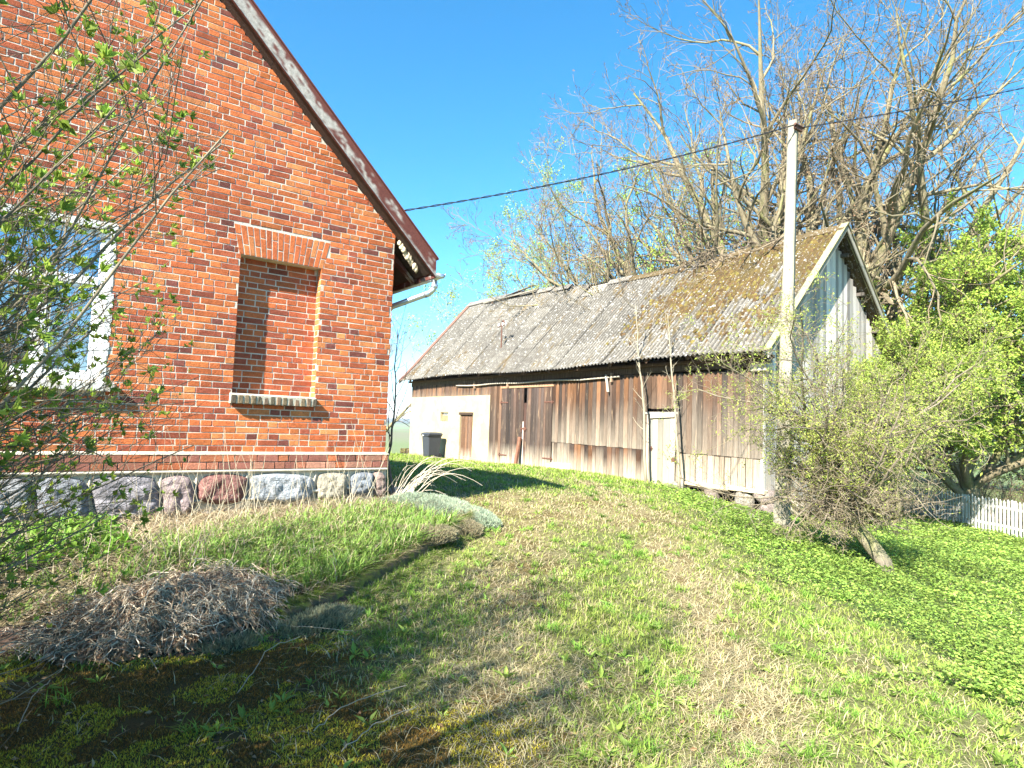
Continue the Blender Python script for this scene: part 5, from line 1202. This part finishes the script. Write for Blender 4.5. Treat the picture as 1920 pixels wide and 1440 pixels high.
# leaning fruit tree before the pole
def fruit_tree():
    global rng
    rng = np.random.default_rng(52); b = gp(1662, 1072); root = thing('fruit_tree', 'gnarled leaning fruit tree with dense twigs and tiny new leaves near the pole', 'tree', b)
    px = [(1664, 1082, 0), (1655, 1052, .02), (1632, 1022, .05), (1606, 990, .1), (1583, 958, .18), (1562, 925, .25), (1556, 880, .3), (1572, 835, .3)]; dist = float(np.linalg.norm(b - EYE)); pts = []
    for x, y, k in px:
        d = ray(x, y); d = d / math.hypot(d[0], d[1]); r = math.hypot(b[0], b[1]) + k; pts.append(EYE + d * r)
    pts = np.array(pts); pts[0, 2] -= .12; rad = [.125, .10, .105, .095, .095, .085, .075, .055]; mb = MB(); mb.tube(pts, rad, 12, (.23, .19, .14)); mb.tube(pts[:5] + np.array([.05, -.05, .01]), [.07, .055, .06, .05, .03], 8, (.22, .18, .13))
    S_ = []; D = []; L = []; R = []; 
    for i in range(72):
        t = 3.0 + rng.random() * 3.8; j = int(t); p = pts[min(j, 6)] + (pts[min(j + 1, 7)] - pts[min(j, 6)]) * (t - j); a = i * 2.4 + rng.random(); ti = math.radians(38 + 62 * rng.random() if t < 5.5 else 8 + 62 * rng.random()); S_.append(p); D.append((math.sin(ti) * math.cos(a), math.sin(ti) * math.sin(a), math.cos(ti))); L.append((.85 + .9 * rng.random()) * ((1 if t > 4.6 else .62) if ti > .8 else 1.9)); R.append(.024)
    P1, R1 = grow(np.array(S_), np.array(D), np.array(L), np.array(R), 9, .2, .02, .3); V, Q = tubes(P1, R1, 7); mb.add(V, Q, None, (.22, .18, .13)); part(mb, 'trunk', MT['bark'], root, smooth=True)
    a = sprout(P1, R1, 11, .12, 1, (35, 85), (.28, .6), up=.06); P2, R2 = grow(a[0], a[1], a[2], np.clip(a[3], .005, .012), 7, .26, .03, .35)
    a = sprout(P2, R2, 6, .1, 1, (35, 85), (.35, .8), up=.05); P3, R3 = grow(a[0], a[1], np.maximum(a[2], .09), np.full(len(a[0]), .0035), 5, .3, .04, .5)
    a = sprout(P3, R3, 3, .1, 1, (35, 85), (.4, .8), up=.05); P4, R4 = grow(a[0], a[1], np.maximum(a[2], .05), np.full(len(a[0]), .0022), 4, .3, .04, .6)
    V, Q, C = geo([(P2, R2), (P3, R3), (P4, R4)], [4, 3, 3], [(.27, .22, .15), (.34, .28, .19), (.38, .31, .20)])
    hi = P3[:, -1, 2] > b[2] + 1.15 + .5 * rng.random(len(P3)); V2, T2, C2 = tips_leaves(P3[hi], 9, .03, .042, .018, (.38, .44, .09), .35, .2); V3, T3, C3 = tips_leaves(P4[rng.random(len(P4)) < .4], 2, .01, .026, .012, (.36, .40, .09), .35, .5)
    n1, n2 = len(V), len(V) + len(V2); put('crown', np.vstack([V, V2, V3]), Q, np.vstack([T2 + n1, T3 + n2]), np.vstack([C, C2, C3]), MT['leaf'], root); rng = np.random.default_rng(1)
fruit_tree()

# big bush in the left foreground
def in_frame_ok(P):
    x, y, f = proj(P.reshape(-1, 3)); x = x.reshape(P.shape[:2]); y = y.reshape(P.shape[:2]); f = f.reshape(P.shape[:2])
    lim = np.interp(y, [0, 120, 280, 420, 560, 760, 950, 1150, 1250, 1440], [400, 385, 465, 360, 350, 400, 330, 270, 130, 60])
    bad = (f > .1) & (y > -60) & (y < 1460) & (x > lim) & (x < 2000); near = np.linalg.norm(P - EYE, axis=-1) < 1.8
    return ~(bad | near).any(1)
def bush():
    global rng
    rng = np.random.default_rng(63); bx, by = -1.6, 2.95; z = float(hgt(bx, by)); root = thing('lilac_bush', 'tall spreading bush with pale stems and opening green buds before the brick wall', 'bush', (bx, by, z)); N = 158
    a = rng.random(N) * 6.283; q = .34 * np.sqrt(rng.random(N)); S_ = np.stack([bx + q * np.cos(a), by + q * np.sin(a), np.full(N, z - .05)], -1); az_ = rng.random(N) * 6.283; az_[:115] = math.radians(32) + rng.normal(size=115) * .55
    ti = np.radians(12 + 44 * rng.random(N) ** .8); ti[:115] = np.radians(8 + 66 * rng.random(115)); D = np.stack([np.sin(ti) * np.cos(az_), np.sin(ti) * np.sin(az_), np.cos(ti)], -1)
    P1, R1 = grow(S_, D, 2.2 + 2.2 * rng.random(N), .008 + .009 * rng.random(N), 12, .09, .02, .3)
    ok = in_frame_ok(P1); P1, R1 = P1[ok], R1[ok]; mb = MB(); V, Q = tubes(P1, R1, 7); mb.add(V, Q, None, np.repeat(np.array([.23, .19, .125])[None] * (.6 + .6 * rng.random((len(P1), 1))), 84, 0)); part(mb, 'stems', MT['twig'], root, smooth=True)
    a = sprout(P1, R1, 18, .10, 1, (18, 58), (.16, .45), rr=.5, up=.10); P2, R2 = grow(a[0], a[1], a[2], np.clip(a[3], .0028, .009), 8, .13, .03, .4); ok = in_frame_ok(P2); P2, R2 = P2[ok], R2[ok]
    a = sprout(P2, R2, 6, .15, 1, (25, 60), (.22, .6), rr=.6, up=.08); P3, R3 = grow(a[0], a[1], np.maximum(a[2], .06), np.clip(a[3], .0016, .0035), 6, .16, .03, .5); ok = in_frame_ok(P3); P3, R3 = P3[ok], R3[ok]
    V, Q, C = geo([(P2, R2), (P3, R3)], [5, 4], [(.20, .16, .105), (.16, .12, .08)])
    # opening buds: tufts of 5 small leaves at nodes and tips
    def tufts(P, per):
        n = len(P) * per; idx = np.repeat(np.arange(len(P)), per); k = P.shape[1]; f = np.where(np.arange(n) % per == 0, k - 1.001, (.25 + .75 * rng.random(n)) * (k - 1.001)); i = f.astype(int); u = (f - i)[:, None]; c = P[idx, i] * (1 - u) + P[idx, i + 1] * u; T0 = nrm(P[idx, -1] - P[idx, -2])
        sz = (.45 + .9 * rng.random(n)); m = 5; cc = np.repeat(c, m, 0); T0 = np.repeat(T0, m, 0); s = np.repeat(sz, m); D = nrm(T0 * .9 + rng.normal(size=(n * m, 3)) * .75 + (0, 0, .25)); col = np.repeat(hvar((.32, .43, .07), n, .35), m, 0) * (.75 + .5 * rng.random((n * m, 1)))
        return leaf_geo(cc, D, nrm(rng.normal(size=(n * m, 3))),   .037 * s, .018 * s, col, .3)
    sel = rng.random(len(P3)) < .42; V2, T2, C2 = tufts(P3[sel], 2); put('twigs', V, Q, None, C, MT['twig'], root); put('leaves', V2, None, T2, C2, MT['leaf'], root); rng = np.random.default_rng(2)
bush()
# further bushes and a thicket outside the left edge of the picture, whose shadows fall on the moss
def side_bush(bx, by, seed, H, label, N=60, r=.5, tilt=42):
    global rng
    rng = np.random.default_rng(seed); z = float(hgt(bx, by)); root = thing('lilac_bush', label, 'bush', (bx, by, z)); a = rng.random(N) * 6.283; q = r * np.sqrt(rng.random(N)); S_ = np.stack([bx + q * np.cos(a), by + q * np.sin(a), np.full(N, z - .05)], -1); ti = np.radians(5 + tilt * rng.random(N)); az_ = rng.random(N) * 6.283
    P1, R1 = grow(S_, np.stack([np.sin(ti) * np.cos(az_), np.sin(ti) * np.sin(az_), np.cos(ti)], -1), H * (.6 + .5 * rng.random(N)), .02 + .012 * rng.random(N), 11, .08, .02, .3)
    a = sprout(P1, R1, 13, .06, 1, (20, 60), (.16, .4), up=.08); P2, R2 = grow(a[0], a[1], a[2], np.clip(a[3], .004, .01), 7, .15, .03, .4); a = sprout(P2, R2, 5, .15, 1, (25, 60), (.3, .7)); P3, R3 = grow(a[0], a[1], np.maximum(a[2], .1), np.full(len(a[0]), .0035), 5, .2, .02, .5)
    def clear(P): 
        x, y, f = proj(P.reshape(-1, 3)); s = P.shape[:2]; x, y, f = x.reshape(s), y.reshape(s), f.reshape(s); return ~((f > .05) & (x > -30) & (y > -40) & (y < 1480)).any(1)
    for_ = []
    m1, m2, m3 = clear(P1), clear(P2), clear(P3); V, Q, C = geo([(P1[m1], R1[m1]), (P2[m2], R2[m2])], [6, 4], [(.25, .2, .14), (.25, .2, .14)]); put('stems', V, Q, None, C, MT['twig'], root); P3, R3 = P3[m3], R3[m3]
    V, Q, C = geo([(P3, R3)], [3], [(.2, .16, .1)]); V2, T2, C2 = tips_leaves(P3, 3, .02, .04, .02, (.2, .3, .05), .3, .2); put('leaves', np.vstack([V, V2]), Q, T2 + len(V), np.vstack([C, C2]), MT['leaf'], root); rng = np.random.default_rng(3)
side_bush(-3.6, .6, 71, 4.2, 'denser bush just outside the left edge, casting shade on the moss', 48, .8)
side_bush(-3.0, 1.9, 72, 6.2, 'slim tall bush outside the left edge whose branches shade the lawn', 34, .5, 24)
side_bush(-5.8, -1.2, 73, 5.8, 'tall old bush farther outside the left edge of the view', 50, .8, 28)

# young saplings
def sapling(pts, r0, label, nside, seed, col=(.30, .26, .18), L=(.25, .6), group=None, up=.35):
    global rng
    rng = np.random.default_rng(seed); pts = np.array(pts, float); root = thing('sapling', label, 'sapling', pts[0], group); k = 14; t = np.linspace(0, len(pts) - 1, k); P = np.stack([np.interp(t, np.arange(len(pts)), pts[:, i]) for i in range(3)], -1); P[1:-1, :2] += rng.normal(size=(k - 2, 2)) * .012
    mb = MB(); mb.tube(P, r0 * (1 - .75 * np.linspace(0, 1, k)), 8, col); part(mb, 'stem', MT['twig'], root, smooth=True)
    R_ = (r0 * (1 - .75 * np.linspace(0, 1, k)))[None]; a = sprout(P[None], R_, nside, .25, 1, (30, 70), (1, 1), up=up, L=np.array([1.0])); Ln = (L[0] + (L[1] - L[0]) * rng.random(len(a[0]))); P2, R2 = grow(a[0], a[1], Ln, np.clip(a[3], .004, .010), 8, .12, .08, .35); a = sprout(P2, R2, 3, .3, 1, (25, 60), (.25, .5)); P3, R3 = grow(a[0], a[1], a[2], np.full(len(a[0]), .003), 4, .15, .05, .6)
    V, Q, C = geo([(P2, R2), (P3, R3)], [5, 3], [col, col]); put('twigs', V, Q, None, C, MT['twig'], root)
g1 = gp(1212, 905); g2 = gp(1277, 905)
def up_path(px, X): return [on_x(x, y, X) for x, y in px]
sapling([np.array([13.55, on_x(1212, 895, 13.55)[1], float(hgt(13.5, on_x(1212, 895, 13.55)[1])) - .05])] + up_path([(1208, 840), (1208, 760), (1200, 700), (1196, 640), (1192, 575)], 13.55), .045, 'forked grey sapling left of the white barn door', 20, 81, group='saplings growing against the barn')
sapling([np.array([13.5, on_x(1274, 898, 13.5)[1], float(hgt(13.5, on_x(1274, 898, 13.5)[1])) - .05])] + up_path([(1271, 850), (1266, 780), (1260, 720), (1256, 640), (1252, 590)], 13.5), .042, 'straight grey sapling right of the white barn door', 20, 82, group='saplings growing against the barn')
cb_ = np.array([4.12, 8.12, float(hbed(4.12, 8.12)) - .03])
def at_r(px, py, r): d = ray(px, py); return EYE + d * r
sapling([cb_, at_r(728, 870, 9.1), at_r(737, 800, 9.1), at_r(740, 740, 9.1), at_r(741, 680, 9.1), at_r(746, 615, 9.1)], .022, 'thin dark upright sapling at the corner of the brick house', 12, 83, (.10, .085, .07), (.4, .95), up=.7)

# ------------------------------------------------------------------ concrete pole, cable
pb = np.array([10.85, 6.26, 0]); pb[2] = float(hgt(pb[0], pb[1])); pole = thing('utility_pole', 'tall square concrete pole carrying the cable in front of the barn', 'pole', pb)
topd = ray(1487, 228); tl_ = math.hypot(pb[0], pb[1]) / math.hypot(topd[0], topd[1]); ptop = EYE + topd * tl_
mb = MB(); k = 24; V = []; ang = math.radians(20)
for i in range(k):
    t = i / (k - 1); c = pb + (ptop - pb) * t; c[2] = pb[2] - .5 + (ptop[2] - pb[2] + .5) * t; w = .128 - .050 * t; ch = .02
    for (u, v) in ((-w + ch, -w), (w - ch, -w), (w, -w + ch), (w, w - ch), (w - ch, w), (-w + ch, w), (-w, w - ch), (-w, -w + ch)):
        u2 = u + (rng.random() - .5) * .006; v2 = v + (rng.random() - .5) * .006; V.append((c[0] + u2 * math.cos(ang) - v2 * math.sin(ang), c[1] + u2 * math.sin(ang) + v2 * math.cos(ang), c[2]))
V.append(tuple(ptop)); mb.add(V, [[r_ * 8 + i, r_ * 8 + (i + 1) % 8, (r_ + 1) * 8 + (i + 1) % 8, (r_ + 1) * 8 + i] for r_ in range(k - 1) for i in range(8)], [[(k - 1) * 8 + i, (k - 1) * 8 + (i + 1) % 8, k * 8] for i in range(8)])
part(mb, 'shaft', MT['concrete'], pole)
mb = MB(); zc = ptop[2] - .16; mb.bar((ptop[0] - .12, ptop[1] - .1, zc), (ptop[0] + .12, ptop[1] - .1, zc), .05, .10); mb.tube([(ptop[0] - .16, ptop[1] - .13, zc + .02), (ptop[0] + .16, ptop[1] - .12, zc + .04)], .022, 8); part(mb, 'clamp', MT['iron'], pole)
def cable(a, b, sag, label, r=.0095):
    k = 220; s = np.linspace(0, 1, k); a = np.array(a); b = np.array(b); P = a + (b - a) * s[:, None]; P[:, 2] -= sag * 4 * s * (1 - s); L = np.linalg.norm(b - a); mb = MB(); ph = s * L / .42 * 2 * math.pi; d = nrm(b - a); sd_ = nrm(np.cross(d, (0, 0, 1)))
    for o_ in (0, math.pi):
        Q_ = P + sd_ * (np.cos(ph + o_) * r)[:, None]; Q_[:, 2] += np.sin(ph + o_) * r; mb.tube(Q_, r * .75, 5)
    tag(mb.build('cable', MT['cable'], None, True), label, 'cable')
ha = np.array([4.35, 8.4, 0.]); hd_ = ray(757, 395); ha = EYE + hd_ * (8.35 / hd_[1]); ha[1] = 8.35
cable(ha, (ptop[0] - .1, ptop[1] - .13, zc + .03), .12, 'twisted black cable from the house eave to the concrete pole')
rb = EYE + ray(2300, 75) * 12.5
cable((ptop[0] + .1, ptop[1] - .13, zc + .03), rb, .12, 'twisted black cable leaving the pole towards the upper right')

# ------------------------------------------------------------------ wheelie bin
bx = 13.35; byz = on_x(808, 853, bx); bb_ = np.array([bx, byz[1], float(hgt(bx, byz[1]))]); bn = thing('wheelie_bin', 'dark grey wheeled rubbish bin standing by the plastered barn wall', 'bin', bb_)
mb = MB(); zs = [0.05, .12, .92, .95]; ws = [.22, .235, .285, .29]; ds = [.25, .265, .33, .34]; V = []
for z_, w_, d_ in zip(zs, ws, ds):
    for (u, v) in ((-1, -.85), (-.85, -1), (.85, -1), (1, -.85), (1, .85), (.85, 1), (-.85, 1), (-1, .85)): V.append((bb_[0] + u * d_, bb_[1] + v * w_, bb_[2] + z_))
mb.add(V, [[r_ * 8 + i, r_ * 8 + (i + 1) % 8, (r_ + 1) * 8 + (i + 1) % 8, (r_ + 1) * 8 + i] for r_ in range(3) for i in range(8)] + [[0, 1, 2, 3], [0, 3, 4, 7], [4, 5, 6, 7]])
mb.box((bb_[0] - .36, bb_[1] - .31, bb_[2] + .9), (bb_[0] + .34, bb_[1] + .31, bb_[2] + .96), bev=.015); part(mb, 'body', MT['bin'], bn)
mb = MB(); V = []
for z_, s_, o_ in ((.965, 1.0, 0), (1.0, 1.0, 0), (1.05, .86, .02), (1.07, .5, .05)):
    for (u, v) in ((-1, -.8), (-.8, -1), (.8, -1), (1, -.8), (1, .8), (.8, 1), (-.8, 1), (-1, .8)): V.append((bb_[0] + u * .38 * s_ + o_, bb_[1] + v * .325 * s_, bb_[2] + z_))
mb.add(V, [[r_ * 8 + i, r_ * 8 + (i + 1) % 8, (r_ + 1) * 8 + (i + 1) % 8, (r_ + 1) * 8 + i] for r_ in range(3) for i in range(8)] + [[24, 25, 26, 27], [24, 27, 28, 31], [28, 29, 30, 31]]); mb.tube([(bb_[0] + .40, bb_[1] - .22, bb_[2] + .98), (bb_[0] + .40, bb_[1] + .22, bb_[2] + .98)], .018, 8); part(mb, 'lid', MT['bin'], bn)
for s_ in (-1, 1):
    mb = MB(); mb.tube([(bb_[0] + .27, bb_[1] + s_ * .24, bb_[2] + .1), (bb_[0] + .27, bb_[1] + s_ * .30, bb_[2] + .1)], .1, 16); part(mb, 'wheel', MT['black'], bn)
mb = MB(); mb.box((bb_[0] - .372, bb_[1] + .04, bb_[2] + .905), (bb_[0] - .3605, bb_[1] + .17, bb_[2] + .945)); part(mb, 'sticker', MT['white'], bn)
# brown post leaning by the barn door
pp = on_x(966, 868, 13.7); mb = MB(); z_ = float(hgt(13.7, pp[1])); mb.bar((13.7, pp[1], z_ - .05), (13.85, pp[1] - .03, z_ + 1.02), .13, .10, (.20, .09, .055), up=(1, 0, 0), bev=.012, jit=.004)
tag(mb.build('post', MT['plank']), 'reddish brown post standing before the big barn door', 'post')

# ------------------------------------------------------------------ white picket fence
fa, fb = np.array([29.6, 14.2]), np.array([19.6, 3.75]); fence = thing('picket_fence', 'white picket fence running down the slope beyond the fruit tree', 'fence', (fb[0], fb[1], float(hgt(*fb))))
dF = (fb - fa); LF = np.hypot(*dF); dF /= LF; nF = np.array([dF[1], -dF[0]]); kk = int(LF / .165); hs = 1.0
def fz(p): return float(hgt(p[0], p[1])) + .02
MT['picket'] = stdmat('picket_paint', None, .7, ((9, .12), (50, .1)), (50, .003), second=[((.45, .42, .36), 12, .66, .76, (1, 1, 1))])
for i in range(kk):
    if i > 98: break
    p = fb - dF * (i * .165 + .05); z_ = fz(p); h_ = hs * (.96 + .07 * rng.random()); w = .075; lean_ = (rng.random() - .5) * .03; yaw = math.atan2(dF[1], dF[0]); mb = MB()
    prof = [(-w / 2, 0), (w / 2, 0), (w / 2, h_ - .05), (0 if i % 3 else .01, h_), (-w / 2, h_ - .04)]; V = []
    for th_ in (0, .022):
        for (u, v) in prof: V.append((p[0] + dF[0] * (u + lean_ * v) - nF[0] * th_, p[1] + dF[1] * (u + lean_ * v) - nF[1] * th_, z_ + v))
    c = np.array([.66, .64, .57]) * (.80 + .18 * rng.random()); mb.add(V, [[0, 1, 2, 4], [5, 6, 7, 9]] + [[j, (j + 1) % 5, 5 + (j + 1) % 5, 5 + j] for j in range(5)], [[2, 3, 4], [7, 8, 9]], c); part(mb, 'picket', MT['picket'], fence)
for zr in (.25, .76):
    mb = MB(); n_ = 22
    for i in range(n_):
        a = fa + dF * LF * i / n_; b = fa + dF * LF * (i + 1) / n_; o_ = -nF * .042; mb.bar((a[0] + o_[0], a[1] + o_[1], fz(a) + zr), (b[0] + o_[0], b[1] + o_[1], fz(b) + zr), .03, .07, (.64, .62, .55))
    part(mb, 'rail', MT['picket'], fence)
for i in range(7):
    p = fb - dF * (.6 + i * 2.2) - nF * .11; mb = MB(); z_ = fz(p); mb.box((p[0] - .045, p[1] - .045, z_ - .2), (p[0] + .045, p[1] + .045, z_ + .98), (.6, .56, .5), .006); part(mb, 'fence_post', MT['picket'], fence)

# thicket beyond the fence and dim wood in the distance
def thicket(name, pts, n, H, seed, col, leaf=None, label=None):
    global rng
    rng = np.random.default_rng(seed); pts = np.array(pts, float); t = rng.random(n) * (len(pts) - 1); i = t.astype(int); u = (t - i)[:, None]; xy = pts[i] * (1 - u) + pts[np.minimum(i + 1, len(pts) - 1)] * u + rng.normal(size=(n, 2)) * .8; S_ = np.column_stack([xy, hgt(xy[:, 0], xy[:, 1]) - .05]); D = rng.normal(size=(n, 3)) * .45 + (0, 0, 1)
    P1, R1 = grow(S_, D, H * (.4 + .7 * rng.random(n)), .010 + .01 * rng.random(n), 7, .16, .02, .3); a = sprout(P1, R1, 6, .15, 1, (25, 65), (.2, .55)); P2, R2 = grow(a[0], a[1], a[2], np.full(len(a[0]), .006), 5, .2, .02, .4); a = sprout(P2, R2, 3, .2, 1, (25, 65), (.3, .7)); P3, R3 = grow(a[0], a[1], a[2], np.full(len(a[0]), .004), 4, .2, .0, .5)
    V, Q, C = geo([(P1, R1), (P2, R2), (P3, R3)], [4, 3, 3], [col, col, col]); T = None
    if leaf: V2, T, C2 = tips_leaves(P3, leaf[0], .05, leaf[1], leaf[1] * .55, leaf[2], .4); T = T + len(V); V = np.vstack([V, V2]); C = np.vstack([C, C2])
    tag(mesh_np(name, V, Q, T, MT['leaf'] if leaf else MT['twig'], None, C), kind='stuff'); rng = np.random.default_rng(4)
thicket('undergrowth', [(31, 14.5), (28, 9.0), (24, 4.4), (22.5, 2.0)], 420, 2.0, 91, (.26, .19, .12), (1, .05, (.2, .28, .06)))
thicket('distant_wood', [(70, 40), (64, 22), (56, 4), (50, -14)], 520, 9, 92, (.18, .15, .11), (5, .30, (.11, .16, .05)))

# ------------------------------------------------------------------ thin air
hz = MB(); hz.box((-3100, -3100, -30), (3100, 3100, 60)); mh = bpy.data.materials.new('haze'); mh.use_nodes = True; nt = mh.node_tree; nt.nodes.clear()
pv = nt.nodes.new('ShaderNodeVolumePrincipled'); pv.inputs['Density'].default_value = .00025; pv.inputs['Color'].default_value = (.85, .9, 1, 1); ho = nt.nodes.new('ShaderNodeOutputMaterial'); nt.links.new(pv.outputs[0], ho.inputs['Volume'])
tag(hz.build('haze', mh), kind='stuff')
